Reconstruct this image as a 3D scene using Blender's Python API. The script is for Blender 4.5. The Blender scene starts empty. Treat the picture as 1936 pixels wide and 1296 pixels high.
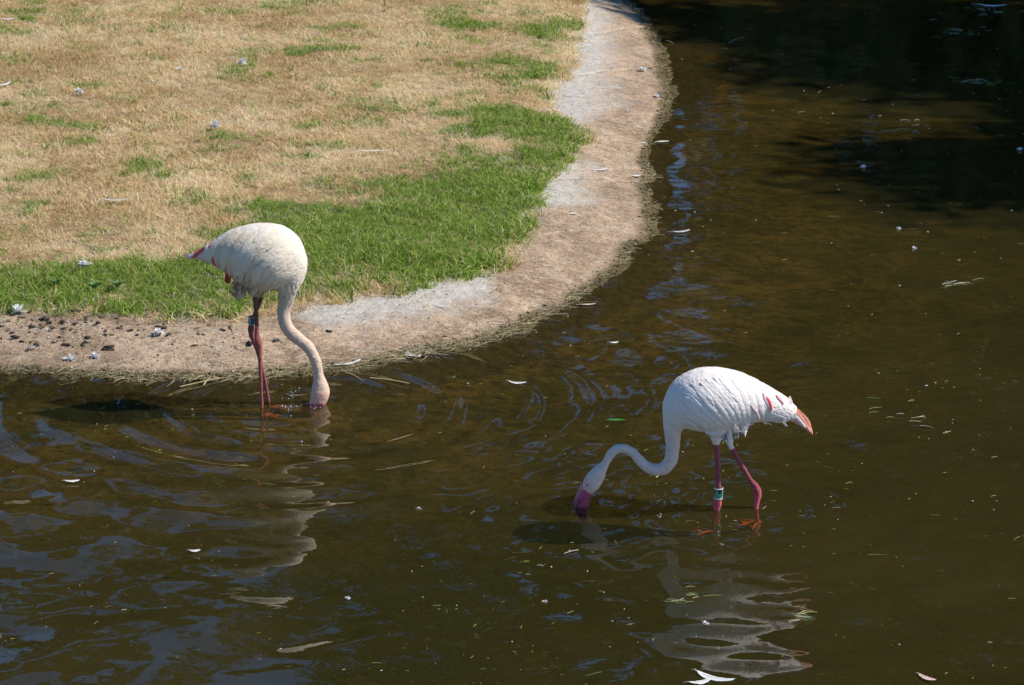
import bpy, bmesh, math, random
import numpy as np
from mathutils import Vector, noise as mnoise
from mathutils.bvhtree import BVHTree
random.seed(7); RNG = np.random.default_rng(11)
S = bpy.context.scene; COL = S.collection

# ------------------------------------------------------------------ camera
CAMH = 4.25; PITCH = math.radians(16); FPX = 5742.0; CX, CY = 968.0, 648.0
cam = bpy.data.cameras.new('camera'); co = bpy.data.objects.new('camera', cam); COL.objects.link(co)
co.location = (0, 0, CAMH); co.rotation_euler = (math.pi/2-PITCH, 0, 0)
cam.sensor_width = 23.6; cam.lens = 70; cam.clip_start = .1; cam.clip_end = 2000
S.camera = co
# ------------------------------------------------------------------ world, sun, exposure
SUN_EL = math.radians(45); SUN_AZ = math.radians(-2)      # azimuth measured from +X, minus = towards the camera
w = bpy.data.worlds.new('World'); S.world = w; w.use_nodes = True
nt = w.node_tree; nt.nodes.clear()
sky = nt.nodes.new('ShaderNodeTexSky'); sky.sky_type = 'NISHITA'; sky.sun_disc = False
sky.sun_elevation = SUN_EL; sky.sun_rotation = math.radians(90)-SUN_AZ; sky.air_density = 1.0; sky.dust_density = .15; sky.ozone_density = 4.5; sky.altitude = 300
bg = nt.nodes.new('ShaderNodeBackground'); bg.inputs[1].default_value = .098
wo = nt.nodes.new('ShaderNodeOutputWorld'); hs = nt.nodes.new('ShaderNodeHueSaturation'); hs.inputs['Saturation'].default_value = 1.22; nt.links.new(sky.outputs[0], hs.inputs['Color']); nt.links.new(hs.outputs[0], bg.inputs[0]); nt.links.new(bg.outputs[0], wo.inputs[0])
sl = bpy.data.lights.new('sun', 'SUN'); sl.energy = 4.4; sl.angle = math.radians(.53); sl.color = (1, .95, .865)
so = bpy.data.objects.new('sun', sl); COL.objects.link(so)
sd = Vector((math.cos(SUN_EL)*math.cos(SUN_AZ), math.cos(SUN_EL)*math.sin(SUN_AZ), math.sin(SUN_EL)))
so.rotation_euler = sd.to_track_quat('Z', 'Y').to_euler()
S.view_settings.view_transform = 'Standard'; S.view_settings.look = 'None'; S.view_settings.exposure = .28; S.view_settings.gamma = 1
S.view_settings.use_curve_mapping = False
S.render.engine = 'CYCLES'
S.cycles.transparent_max_bounces = 12; S.cycles.max_bounces = 8

# ------------------------------------------------------------------ helpers
cp, sp_ = math.cos(PITCH), math.sin(PITCH)
def ray(px, py):
    u = (px-CX)/FPX; v = (CY-py)/FPX
    return Vector((u, cp + v*sp_, -sp_ + v*cp))
def atz(px, py, z=0.0):            # where that sight line meets a level at height z
    d = ray(px, py); t = (z-CAMH)/d.z
    return Vector((d.x*t, d.y*t, z))
def aty(px, py, Y):                # where it meets the upright plane at distance Y
    d = ray(px, py); t = Y/d.y
    return Vector((d.x*t, Y, CAMH + d.z*t))
def scl(Y, z=0): return (Y*cp + (CAMH-z)*sp_)/FPX      # metres per photo pixel
def proj(x, y, z):                 # numpy: world -> photo pixel
    zc = y*cp - (z-CAMH)*sp_; yc = y*sp_ + (z-CAMH)*cp
    return CX + FPX*x/zc, CY - FPX*yc/zc
def catmull(P, n):
    P = np.array(P, float); out = []; m = len(P)
    for i in range(m-1):
        p0 = P[max(i-1, 0)]; p1 = P[i]; p2 = P[i+1]; p3 = P[min(i+2, m-1)]
        for k in range(n):
            t = k/n
            out.append(.5*(2*p1 + (p2-p0)*t + (2*p0-5*p1+4*p2-p3)*t*t + (3*p1-p0-3*p2+p3)*t**3))
    out.append(P[-1]); return np.array(out)
_L = np.random.default_rng(5).random((256, 256))
def vnoise(x, y):
    xi = np.floor(x).astype(int); yi = np.floor(y).astype(int); fx = x-xi; fy = y-yi
    fx = fx*fx*(3-2*fx); fy = fy*fy*(3-2*fy)
    a = _L[xi % 256, yi % 256]; b = _L[(xi+1) % 256, yi % 256]; c = _L[xi % 256, (yi+1) % 256]; d = _L[(xi+1) % 256, (yi+1) % 256]
    return (a*(1-fx)+b*fx)*(1-fy) + (c*(1-fx)+d*fx)*fy
def fbm(x, y, o=4):
    s = 0; a = .5
    for i in range(o): s = s + a*vnoise(x*2**i+17.3*i, y*2**i+9.1*i); a *= .5
    return s/(1-.5**o)
def sstep(a, b, x):
    t = np.clip((x-a)/(b-a), 0, 1); return t*t*(3-2*t)
def tag(o, label=None, cat=None, group=None, kind=None):
    if label: o['label'] = label
    if cat: o['category'] = cat
    if group: o['group'] = group
    if kind: o['kind'] = kind
    return o
def link(name, me, mat, parent=None, smooth=True):
    o = bpy.data.objects.new(name, me); COL.objects.link(o)
    if mat is not None: me.materials.append(mat)
    if smooth: me.polygons.foreach_set('use_smooth', [True]*len(me.polygons))
    if parent is not None: o.parent = parent
    return o
def mesh(name, V, F, off=None):
    me = bpy.data.meshes.new(name)
    V = np.array(V, float)
    if off is not None: V = V-np.array(off)
    me.from_pydata(V.tolist(), [], [tuple(f) for f in F]); me.update(); return me
def fastmesh(name, V, F4):
    me = bpy.data.meshes.new(name); nf = len(F4)
    k = F4.shape[1]
    me.vertices.add(len(V)); me.vertices.foreach_set('co', V.astype(np.float32).ravel())
    me.loops.add(nf*k); me.loops.foreach_set('vertex_index', F4.astype(np.int32).ravel())
    me.polygons.add(nf); me.polygons.foreach_set('loop_start', np.arange(0, nf*k, k, dtype=np.int32))
    try: me.polygons.foreach_set('loop_total', np.full(nf, k, dtype=np.int32))
    except Exception: pass
    me.update(calc_edges=True); return me
def fattr(me, name, arr):
    a = me.attributes.new(name, 'FLOAT', 'POINT'); a.data.foreach_set('value', np.asarray(arr, np.float32))
def cattr(me, arr, name='tone'):
    arr = np.asarray(arr, np.float32)
    if arr.shape[1] == 3: arr = np.c_[arr, np.ones(len(arr))].astype(np.float32)
    a = me.attributes.new(name, 'FLOAT_COLOR', 'POINT'); a.data.foreach_set('color', arr.ravel())

class NT:
    def __init__(s, name):
        s.m = bpy.data.materials.new(name); s.m.use_nodes = True; s.t = s.m.node_tree; s.t.nodes.clear()
        s.out = s.n('OutputMaterial')
    def n(s, k, **kw):
        x = s.t.nodes.new('ShaderNode'+k)
        for a, b in kw.items(): setattr(x, a, b)
        return x
    def l(s, a, b): s.t.links.new(a, b)
    def put(s, sock, v):
        if isinstance(v, (int, float)): sock.default_value = v
        elif isinstance(v, tuple): sock.default_value = v if len(v) == 4 or sock.type == 'VECTOR' else (*v, 1)
        else: s.l(v, sock)
    def mix(s, f, a, b, mode='MIX'):
        x = s.n('MixRGB', blend_type=mode); s.put(x.inputs[0], f); s.put(x.inputs[1], a); s.put(x.inputs[2], b); return x.outputs[0]
    def math(s, op, a, b=0., c=0.):
        x = s.n('Math', operation=op); s.put(x.inputs[0], a); s.put(x.inputs[1], b); s.put(x.inputs[2], c); return x.outputs[0]
    def attr(s, name, typ='GEOMETRY'):
        return s.n('Attribute', attribute_name=name, attribute_type=typ)
    def pos(s): return s.n('NewGeometry').outputs['Position']
    def vscale(s, v, sc):
        x = s.n('Mapping'); s.l(v, x.inputs[0]); x.inputs['Scale'].default_value = sc; return x.outputs[0]
    def noise(s, v, scale, det=4, rough=.6, dist=0.):
        x = s.n('TexNoise'); s.l(v, x.inputs['Vector']); x.inputs['Scale'].default_value = scale
        x.inputs['Detail'].default_value = det; x.inputs['Roughness'].default_value = rough; x.inputs['Distortion'].default_value = dist; return x.outputs[0]
    def ramp(s, f, stops):
        x = s.n('ValToRGB'); s.l(f, x.inputs[0]); e = x.color_ramp.elements
        while len(e) < len(stops): e.new(.5)
        for i, (p, c) in enumerate(stops):
            e[i].position = p; e[i].color = (c, c, c, 1) if isinstance(c, (int, float)) else (*c, 1)
        return x.outputs[0]
    def bump(s, h, st, d=.01):
        x = s.n('Bump'); s.l(h, x.inputs['Height']); x.inputs['Strength'].default_value = st; x.inputs['Distance'].default_value = d; return x.outputs[0]
    def bsdf(s, col, rough=.8, nrm=None, spec=.3, **kw):
        x = s.n('BsdfPrincipled'); s.put(x.inputs['Base Color'], col); s.put(x.inputs['Roughness'], rough)
        x.inputs['Specular IOR Level'].default_value = spec
        for k, v in kw.items(): s.put(x.inputs[k.replace('_', ' ')], v)
        if nrm is not None: s.l(nrm, x.inputs['Normal'])
        return x.outputs[0]
    def done(s, sh): s.l(sh, s.out.inputs[0]); return s.m

# ------------------------------------------------------------------ shoreline (pairs: water's edge, turf edge)
PAIRS = [((-300,700),(-300,572)),((0,706),(0,583)),((120,714),(120,590)),((250,720),(230,592)),((400,722),(370,597)),((520,714),(480,592)),
 ((640,703),(580,576)),((760,684),(670,561)),((860,664),(760,545)),((940,642),(840,530)),((1030,602),(910,512)),((1110,558),(955,485)),
 ((1180,505),(978,452)),((1225,450),(988,420)),((1240,405),(1000,385)),((1230,355),(1012,350)),((1228,310),(1050,310)),((1240,265),(1082,272)),
 ((1265,220),(1072,238)),((1278,172),(1040,200)),((1268,125),(1050,150)),((1250,75),(1070,100)),((1222,35),(1078,55)),((1200,5),(1084,15)),
 ((1180,-25),(1080,-20)),((1130,-80),(1040,-75))]
KT = .12
Wp = [atz(*a)[:2] for a, b in PAIRS]; Gp = [atz(*b, KT)[:2] for a, b in PAIRS]
W0 = 2*np.array(Wp[0])-np.array(Wp[1]); G0 = 2*np.array(Gp[0])-np.array(Gp[1]); W0[0] -= 1.4; G0[0] -= 1.4
Wp = [tuple(W0)] + Wp + [(2.0, 34), (4.5, 40)]; Gp = [tuple(G0)] + Gp + [(1.0, 35), (4.0, 41.5)]
NS = 24
WC = catmull(Wp, NS); GC = catmull(Gp, NS)
# small irregularities of the turf and water edges
s_ = np.arange(len(WC))/NS
def rough(C, amp, freq, seed):
    d = np.gradient(C, axis=0); L = np.hypot(d[:, 0], d[:, 1]); a = np.cumsum(L); n = np.c_[-d[:, 1], d[:, 0]]/np.maximum(L, 1e-6)[:, None]
    return C + n*((fbm(a*freq, a*0+seed, 4)-.5)*amp)[:, None]
WC = rough(WC, .12, 2.6, 3); GC = rough(GC, .14, 3.2, 13)
POND = np.vstack([WC, [(9, 42), (11, 36), (8.6, 28), (7.6, 20), (7.2, 12), (6.6, 6), (4, 3), (-16, 3), (-16, 13.2)]])
LAWN = np.vstack([GC, [(4, 60), (-40, 60), (-40, 14.4)]])
def inside(P, x, y):
    c = np.zeros(x.shape, bool); n = len(P)
    for i in range(n):
        x1, y1 = P[i]; x2, y2 = P[(i+1) % n]
        if y1 == y2: continue
        m = (y1 > y) != (y2 > y)
        c ^= m & (x < (x2-x1)*(y-y1)/(y2-y1)+x1)
    return c
def dist(P, x, y, closed=True):
    d = np.full(x.shape, 1e9); n = len(P)
    for i in range(0, n if closed else n-1):
        a = P[i]; b = P[(i+1) % n]; ab = b-a; L = ab@ab
        if L < 1e-12: continue
        t = np.clip(((x-a[0])*ab[0]+(y-a[1])*ab[1])/L, 0, 1)
        d = np.minimum(d, (x-a[0]-t*ab[0])**2+(y-a[1]-t*ab[1])**2)
    return np.sqrt(d)
def sdist(P, x, y):
    d = dist(P, x, y); return np.where(inside(P, x, y), d, -d)
def bed_z(d): return -.118*(1-np.exp(-d/.62))
def lawn_z(x, y, dg): return KT + .045*(1-np.exp(-np.maximum(dg, 0)/.5)) + .03*(fbm(x*.8, y*.8, 3)-.5)*np.clip(dg*2, 0, 1)

# where the turf is green (soft blobs, in photo pixels, turned into ground positions through proj)
BLOBS = [(60,548,120,48,1.),(230,540,120,44,.95),(380,552,120,42,.8),(480,520,130,50,.8),(640,480,160,75,1.),(760,470,180,85,1.1),(860,420,150,85,1.15),(930,360,120,60,1.1),
 (560,425,100,30,.75),(720,370,150,36,.6),(900,315,140,30,.68),(1010,285,80,26,.9),(1030,245,90,26,1.),(940,232,90,22,.8),(60,34,60,12,.55),(620,95,80,14,.6),(290,103,40,9,.45),(105,232,50,14,.5),
 (120,285,60,18,.55),(895,60,40,26,.55),(1000,150,70,48,.62),(1040,60,60,50,.5),(270,335,60,12,.45),(700,205,120,30,.38),(90,345,60,12,.4),(850,200,30,10,.45),(40,400,50,16,.4),(470,460,90,26,.5),(430,330,80,14,.25)]
def green(x, y, z=None):
    px, py = proj(x, y, np.full_like(x, KT+.03) if z is None else z)
    px = px+(fbm(x*2.1+40, y*2.1, 4)-.5)*210; py = py+(fbm(x*2.3+9, y*2.3+31, 4)-.5)*85
    g = np.zeros_like(x)
    for (a, b, rx, ry, s) in BLOBS:
        r = ((px-a)/rx)**2+((py-b)/(ry*.86))**2
        g = np.maximum(g, s*np.exp(-(r**1.6)*.8))
    n = fbm(x*2.3, y*2.3, 4); n2 = fbm(x*9, y*7, 3)
    return np.clip(g*1.15 + (n-.5)*1.1 + (n2-.5)*.7 - .05, 0, 1)*np.clip(g*2.2, 0.0, 1) + np.clip((fbm(x*3.1+5, y*3.1, 5)-.58)*2.2, 0, .30)

# ------------------------------------------------------------------ ground sheet and pond bed
def axis(a, b, st, far):
    core = np.arange(a, b+st/2, st); lo = []; hi = []; d = st; p = a
    while p > -far: d *= 1.35; p -= d; lo.append(p)
    d = st; p = b
    while p < far: d *= 1.35; p += d; hi.append(p)
    return np.array(lo[::-1]+list(core)+hi)
gx = axis(-6, 6, .05, 600); gy = axis(9, 31, .06, 600)
GX, GY = np.meshgrid(gx, gy); X = GX.ravel(); Y = GY.ravel()
dw = sdist(POND, X, Y); dg = sdist(LAWN, X, Y)
near = (X > W0[0]+.02) & (Y > 8) & (Y < 36) & (X < 6)
zl = lawn_z(X, Y, dg)
z = np.where(dw > 0, bed_z(np.maximum(dw, 0)), np.where(dg > 0, zl, np.where(near, -.02, .1)))
z = np.where((dw > 0) & (dw < .4) & near, z-.05*(1-dw/.4), z)
z = np.where((dg > 0) & (dg < .08), z-.006, z)
bumps = (fbm(X*3, Y*3, 4)-.5)
z = np.where(dw > .4, z+.02*bumps, z)
V = np.c_[X, Y, z]; nx = len(gx); ny = len(gy)
I, J = np.meshgrid(np.arange(nx-1), np.arange(ny-1)); b0 = (J*nx+I).ravel()
F = np.c_[b0, b0+1, b0+nx+1, b0+nx]
bedm = (dw[F] > 0).any(axis=1)
gr_attr = green(X, Y)
def sub(name, mask, mat):
    f = F[mask]; u, inv = np.unique(f, return_inverse=True)
    me = fastmesh(name, V[u], inv.reshape(f.shape)); fattr(me, 'green', gr_attr[u]); fattr(me, 'depth', np.clip(dw[u], -9, 9)); 
    return tag(link(name, me, mat), kind='structure')
m = NT('lawn_soil'); p = m.pos(); g = m.attr('green').outputs['Fac']
n1 = m.noise(p, 9, 6, .7); n2 = m.noise(m.vscale(p, (60, 60, 60)), 1, 5, .7)
dry = m.mix(m.ramp(n2, [(.3, 0), (.7, 1)]), (.17, .105, .05), (.47, .33, .17))
grn = m.mix(m.ramp(n2, [(.3, 0), (.7, 1)]), (.04, .055, .015), (.12, .15, .045))
c = m.mix(m.ramp(g, [(.2, 0), (.6, 1)]), dry, grn); c = m.mix(m.ramp(n1, [(.35, .5), (.65, 0)]), c, (.22, .15, .08))
M_soil = m.done(m.bsdf(c, .95, m.bump(n2, .6, .02), .1))
m = NT('pond_bed_silt'); p = m.pos()
n1 = m.noise(p, 2.2, 6, .65, .8); n2 = m.noise(p, 16, 6, .7, .5); n3 = m.noise(p, 70, 4, .7)
c = m.mix(m.ramp(n1, [(.42, 0), (.60, 1)]), (.105, .085, .028), (.32, .205, .068))
c = m.mix(m.ramp(n2, [(.42, .85), (.54, 0)]), c, (.05, .042, .014)); n6 = m.noise(m.vscale(p, (1, 1.6, 1)), 5.5, 6, .7, 1.5); c = m.mix(m.ramp(n6, [(.52, 0), (.66, .8)]), c, (.30, .255, .06)); dp = m.attr('depth').outputs['Fac']; c = m.mix(m.ramp(m.math('MULTIPLY', dp, .35), [(.08, 0), (.9, .92)]), c, (.065, .066, .020)); c = m.mix(m.ramp(n3, [(.6, 0), (.75, .5)]), c, (.38, .28, .10))
M_bed = m.done(m.bsdf(c, .95, m.bump(n2, .6, .03), .1))
ground = sub('ground', ~bedm, M_soil); bed = sub('pond_bed', bedm, M_bed)

# ------------------------------------------------------------------ sloping concrete pond edge, poured in slabs
def kerb_z(x, y, t, dwat):
    tt = np.clip(t, 0, 1.1)
    zz = np.where(t > 0, KT*(1-(1-np.clip(tt, 0, 1))**1.35), -.16*np.clip(-t, 0, 1))
    amp = .010*sstep(1.0, .5, t)+.003
    return zz + amp*2*(fbm(x*6, y*6, 4)-.5) + .010*(fbm(x*22, y*22, 3)-.5)
conc_s = lambda s: np.interp(s, [0, 6.6, 7.2, 10.6, 11.2, 14.6, 15.2, 17, 17.4, 18.8, 19.6, 30], [0, 0, 1, .95, .1, .15, 1, .8, .15, .3, 1, 1])
M = NT('weathered_concrete_mud'); p = M.pos(); t = M.attr('across').outputs['Fac']; cn = M.attr('bare').outputs['Fac']
n1 = M.noise(p, 3.2, 6, .65, .4); n2 = M.noise(p, 22, 6, .7); n3 = M.noise(p, 110, 3, .6); n4 = M.noise(M.vscale(p, (1.3, 3, 3)), 5, 5, .75, 1.2)
conc = M.mix(M.ramp(n2, [(.3, 0), (.7, 1)]), (.42, .375, .325), (.64, .59, .525)); conc = M.mix(M.ramp(n3, [(.3, .6), (.42, 0)]), conc, (.16, .13, .10))
mud = M.mix(M.ramp(n1, [(.38, 0), (.60, 1)]), (.31, .205, .13), (.57, .41, .28)); mud = M.mix(M.ramp(n2, [(.34, .65), (.52, 0)]), mud, (.17, .115, .07))
n5 = M.noise(p, 48, 5, .8); mud = M.mix(M.ramp(n4, [(.52, 0), (.66, .75)]), mud, (.58, .49, .38)); mud = M.mix(M.ramp(n5, [(.36, .7), (.47, 0)]), mud, (.13, .09, .055)); mud = M.mix(M.ramp(n5, [(.56, 0), (.66, .45)]), mud, (.62, .52, .40)); mud = M.mix(M.ramp(n3, [(.34, .7), (.44, 0)]), mud, (.10, .07, .045)); spl = M.ramp(M.noise(p, 5.5, 5, .7), [(.62, 0), (.72, .55)]); mud = M.mix(spl, mud, (.60, .56, .51))
f = M.math('ADD', M.math('MULTIPLY', n1, .55), M.math('MULTIPLY', n2, .3))
cf = M.math('SUBTRACT', M.math('ADD', M.math('MULTIPLY', cn, .62), M.math('MULTIPLY', t, 1.15)), f)
cf = M.math('SUBTRACT', cf, M.math('MULTIPLY', M.math('SUBTRACT', n4, .5), 1.1)); c = M.mix(M.ramp(cf, [(.66, 0), (1.12, 1)]), mud, conc)
wetf = M.math('SUBTRACT', t, M.math('MULTIPLY', M.math('SUBTRACT', n1, .5), .30))
wetf = M.math('SUBTRACT', wetf, M.math('MULTIPLY', M.math('SUBTRACT', n2, .5), .25))
wet = M.ramp(wetf, [(.0, 1), (.09, .85), (.16, 0)])
c = M.mix(wet, c, M.mix(M.ramp(n2, [(.4, 0), (.6, 1)]), (.035, .026, .010), (.15, .108, .042)))
ro = M.math('SUBTRACT', .95, M.math('MULTIPLY', wet, .35))
hh = M.math('ADD', M.math('MULTIPLY', n2, .7), M.math('MULTIPLY', n3, .3))
M_kerb = M.done(M.bsdf(c, ro, M.bump(hh, .9, .02), .25))
kerb = bpy.data.objects.new('pond_edge', None); COL.objects.link(kerb); kerb.location = (0, 15, 0); tag(kerb, kind='structure')
cuts = [0, 16.2, 18.25, 21.0, 22.6, 24.0, 25.4, 28]
ts = np.concatenate([np.linspace(-.55, -.05, 6), np.linspace(0, 1, 30), [1.06]])
def curve_at(C, s): 
    i = s*NS; return np.c_[np.interp(i, np.arange(len(C)), C[:, 0]), np.interp(i, np.arange(len(C)), C[:, 1])]
KS = []
for a, b in zip(cuts[:-1], cuts[1:]):
    L = np.linalg.norm(curve_at(WC, np.array([b]))-curve_at(WC, np.array([a])))
    vis = a > 14.5
    gp = (.007 if a > 18 else .0035 if vis else .0008)/max(L/(b-a), .2)
    n = max(8, int(min(L, 24)/.028)); ss = np.linspace(a+gp, b-gp, n)
    skew = .0
    Vv = []; A = []; B = []
    for t_ in ts:
        s2 = np.clip(ss - (t_-.5)*.0, 0, 27.99)
        P = curve_at(WC, s2)*(1-t_)+curve_at(GC, s2)*t_
        zz = kerb_z(P[:, 0], P[:, 1], np.full(n, t_), 0)
        e = np.minimum(np.arange(n), np.arange(n)[::-1]); zz = zz-.005*np.exp(-e/1.0)*(1 if a > 18 else .15)
        Vv.append(np.c_[P, zz]); A += [t_]*n; B += list(conc_s(s2))
    nt_ = len(ts); Vv = np.vstack(Vv)
    # skirt at both ends
    e0 = np.array([k*n for k in range(nt_)]); e1 = e0+n-1
    sk = np.vstack([Vv[e0]-[0, 0, .07], Vv[e1]-[0, 0, .07]])
    A = np.array(A+[A[i] for i in e0]+[A[i] for i in e1]); B = np.array(B+[B[i] for i in e0]+[B[i] for i in e1])
    N0 = len(Vv); Vv = np.vstack([Vv, sk]); Ff = []
    for k in range(nt_-1):
        i = np.arange(n-1)+k*n; Ff.append(np.c_[i, i+n, i+n+1, i+1])
    for k in range(nt_-1): Ff.append(np.array([[e0[k], N0+k, N0+k+1, e0[k+1]], [e1[k], e1[k+1], N0+nt_+k+1, N0+nt_+k]]))
    Ff = np.vstack(Ff)[:, ::-1]
    me = fastmesh('slab', Vv-np.array([0, 15, 0]), Ff); fattr(me, 'across', A); fattr(me, 'bare', B)
    link('slab', me, M_kerb, kerb)
def on_kerb(s, t_):
    P = curve_at(WC, np.atleast_1d(s))*(1-np.atleast_1d(t_)[:, None])+curve_at(GC, np.atleast_1d(s))*np.atleast_1d(t_)[:, None]
    zz = kerb_z(P[:, 0], P[:, 1], np.atleast_1d(t_), 0); return np.c_[P, zz]

# ------------------------------------------------------------------ water
BL = dict(leg=atz(494, 770), leg2=atz(508, 757), head=atz(600, 768)); BR = dict(bill=atz(1099, 973), a=atz(1356, 966), b=atz(1430, 960))
wx = axis(-4.4, 4.6, .022, 25); wy = axis(9.3, 17.5, .022, 16)
wy = np.concatenate([wy[wy < 17.5], np.arange(17.5, 30, .04), [31, 33, 36, 40, 45]]); wy = wy[wy > 2.2]; wx = wx[(wx > -22) & (wx < 12)]
WX, WY = np.meshgrid(wx, wy); X = WX.ravel(); Y = WY.ravel(); H = np.zeros_like(X)
PHI = np.random.default_rng(3)
def ring(c, lam, A, r0, r1, ph=0., spread=1.):
    global H
    dx = X-c[0]; dy = Y-c[1]; r = np.sqrt(dx*dx+dy*dy)
    wob = .05*np.sin(3*np.arctan2(dy, dx)+ph)+.03*np.sin(7*np.arctan2(dy, dx)+2*ph)
    env = np.exp(-((r-r0)/r1)**2)*np.clip(r/.03, 0, 1)
    H += A*np.sin(2*np.pi*(r+wob*r*.6)/lam*(1-.12*np.clip(r, 0, 2)) + ph)*env
ring(BL['head'], .085, .0008, .15, .55, .3); ring(BL['head'], .15, .0027, .7, .8, 1.3); ring(BL['head'], .10, .0010, 1.0, .6, 2.); ring(BL['leg'], .07, .0004, .1, .35, 2.)
ring(BL['leg'], .21, .0040, 1.05, .95, 2.4); ring(BL['leg2'], .11, .0005, .4, .4, .6)
ring(BR['bill'], .06, .00035, .1, .25, 0.); ring(BR['bill'], .13, .0011, .45, .45, .9)
ring(BR['a'], .055, .0004, .08, .2, 1.); ring(BR['b'], .06, .0004, .1, .22, 2.); ring(BR['b'], .12, .0011, .4, .45, .2); ring(BR['a'], .17, .0012, .8, .5, .2)
for (a, b, A) in [(1600, 1122, .0006), (1520, 1146, .0007), (1333, 1146, .0004), (1490, 1020, .0004)]:
    ring(atz(a, b), .06, A, .0, .10, .5)
pxs, pys = proj(X, Y, np.zeros_like(X))
calm = np.interp(pys, [0, 250, 500, 700, 850, 1296], [.12, .15, .3, .6, 1.1, 1.1])
calm *= np.interp(pxs, [0, 500, 1000, 1500, 1936], [1.15, 1.1, 1.2, 1.35, .8])
calm *= .55+.9*fbm(X*.7, Y*.7, 2)
for c_, r_, k_ in ((BL['head'], 1.55, .86), (BR['b'], .5, .55), (BR['bill'], .4, .5)): calm *= 1-k_*np.exp(-(((X-c_[0])**2+(Y-c_[1])**2)/r_**2)**1.5)
for k in range(34):
    lam = .085*1.095**k*1.0; th = math.radians(90+PHI.normal(0, 38)) + math.radians(0)
    A = .00165*lam*min(1, .35+k*.05)*PHI.uniform(.6, 1.25); ph = PHI.uniform(0, 6.28)
    wob = .35*lam*np.sin(X*PHI.uniform(1, 3)/1.0+PHI.uniform(0, 6))*2
    H += calm*A*np.sin(2*np.pi*(X*math.cos(th)+(Y+wob)*math.sin(th))/lam+ph)
V = np.c_[X, Y, H]; nx = len(wx); ny = len(wy)
I, J = np.meshgrid(np.arange(nx-1), np.arange(ny-1)); b0 = (J*nx+I).ravel(); F = np.c_[b0, b0+1, b0+nx+1, b0+nx]
cxy = V[F].mean(axis=1)
dpond = sdist(POND[::3], cxy[::1, 0], cxy[:, 1]) if False else None
ins = inside(np.array([(p[0], p[1]) for p in POND[::2]]), cxy[:, 0], cxy[:, 1])
# keep the sheet a little beyond the water's edge so that it runs under the slope
grow = ins.reshape(ny-1, nx-1).copy()
for _ in range(6):
    g2 = grow.copy(); g2[1:] |= grow[:-1]; g2[:-1] |= grow[1:]; g2[:, 1:] |= grow[:, :-1]; g2[:, :-1] |= grow[:, 1:]; grow = g2
f = F[grow.ravel()]; u, inv = np.unique(f, return_inverse=True)
me = fastmesh('pond_water', V[u], inv.reshape(f.shape))
m = NT('pond_water'); p = m.pos()
n1 = m.noise(m.vscale(p, (1, 1.4, 1)), 9, 3, .5); n2 = m.noise(p, .5, 4, .6, .5)
nr = m.bump(n1, .05, .012)
fr = m.n('Fresnel'); bf = m.n('NewGeometry').outputs['Backfacing']; m.l(m.math('ADD', 1.37, m.math('MULTIPLY', bf, 1/1.37-1.37)), fr.inputs[0]); m.l(nr, fr.inputs['Normal'])
tr = m.n('BsdfTransparent'); m.put(tr.inputs[0], (.82, .74, .50))
df = m.n('BsdfDiffuse'); m.put(df.inputs[0], m.mix(m.ramp(n2, [(.35, 0), (.65, 1)]), (.025, .0235, .008), (.048, .038, .013)))
gl = m.n('BsdfGlossy'); gl.inputs['Roughness'].default_value = .015; m.put(gl.inputs[0], (.98, .98, .98)); m.l(nr, gl.inputs['Normal'])
x1 = m.n('MixShader'); x1.inputs[0].default_value = .45; m.l(tr.outputs[0], x1.inputs[1]); m.l(df.outputs[0], x1.inputs[2])
x2 = m.n('MixShader'); m.l(fr.outputs[0], x2.inputs[0]); m.l(x1.outputs[0], x2.inputs[1]); m.l(gl.outputs[0], x2.inputs[2])
M_water = m.done(x2.outputs[0])
water = tag(link('pond_water', me, M_water), kind='structure')

# ------------------------------------------------------------------ grass (tufts spread by geometry nodes)
def tuft(name, nb, h, lean, rad, wid, seed):
    r = random.Random(seed); V = []; F = []; bv = []
    for i in range(nb):
        a = r.uniform(0, 6.283); q = rad*math.sqrt(r.random()); bx, by = q*math.cos(a), q*math.sin(a)
        d = r.uniform(0, 6.283); ln = lean*r.uniform(.3, 1.6); hh = h*r.uniform(.45, 1.2); wv = wid*r.uniform(.6, 1.2)
        face = r.uniform(0, 3.1416); fx, fy = math.cos(face)*wv/2, math.sin(face)*wv/2; k = len(V)
        L1 = .5*ln*hh; L2 = 1.25*ln*hh
        for (q1, zz, ww) in ((0, 0, 1), (L1, hh*.6, .8)):
            X_, Y_ = bx+math.cos(d)*q1, by+math.sin(d)*q1
            V += [(X_-fx*ww, Y_-fy*ww, zz), (X_+fx*ww, Y_+fy*ww, zz)]
        V.append((bx+math.cos(d)*L2, by+math.sin(d)*L2, hh*(1-.25*min(ln, 1.5))))
        F += [(k, k+1, k+3, k+2), (k+2, k+3, k+4)]; bv += [r.random()]*5
    me = bpy.data.meshes.new(name); me.from_pydata(V, [], F); me.update(); fattr(me, 'blade', bv); return me
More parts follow.
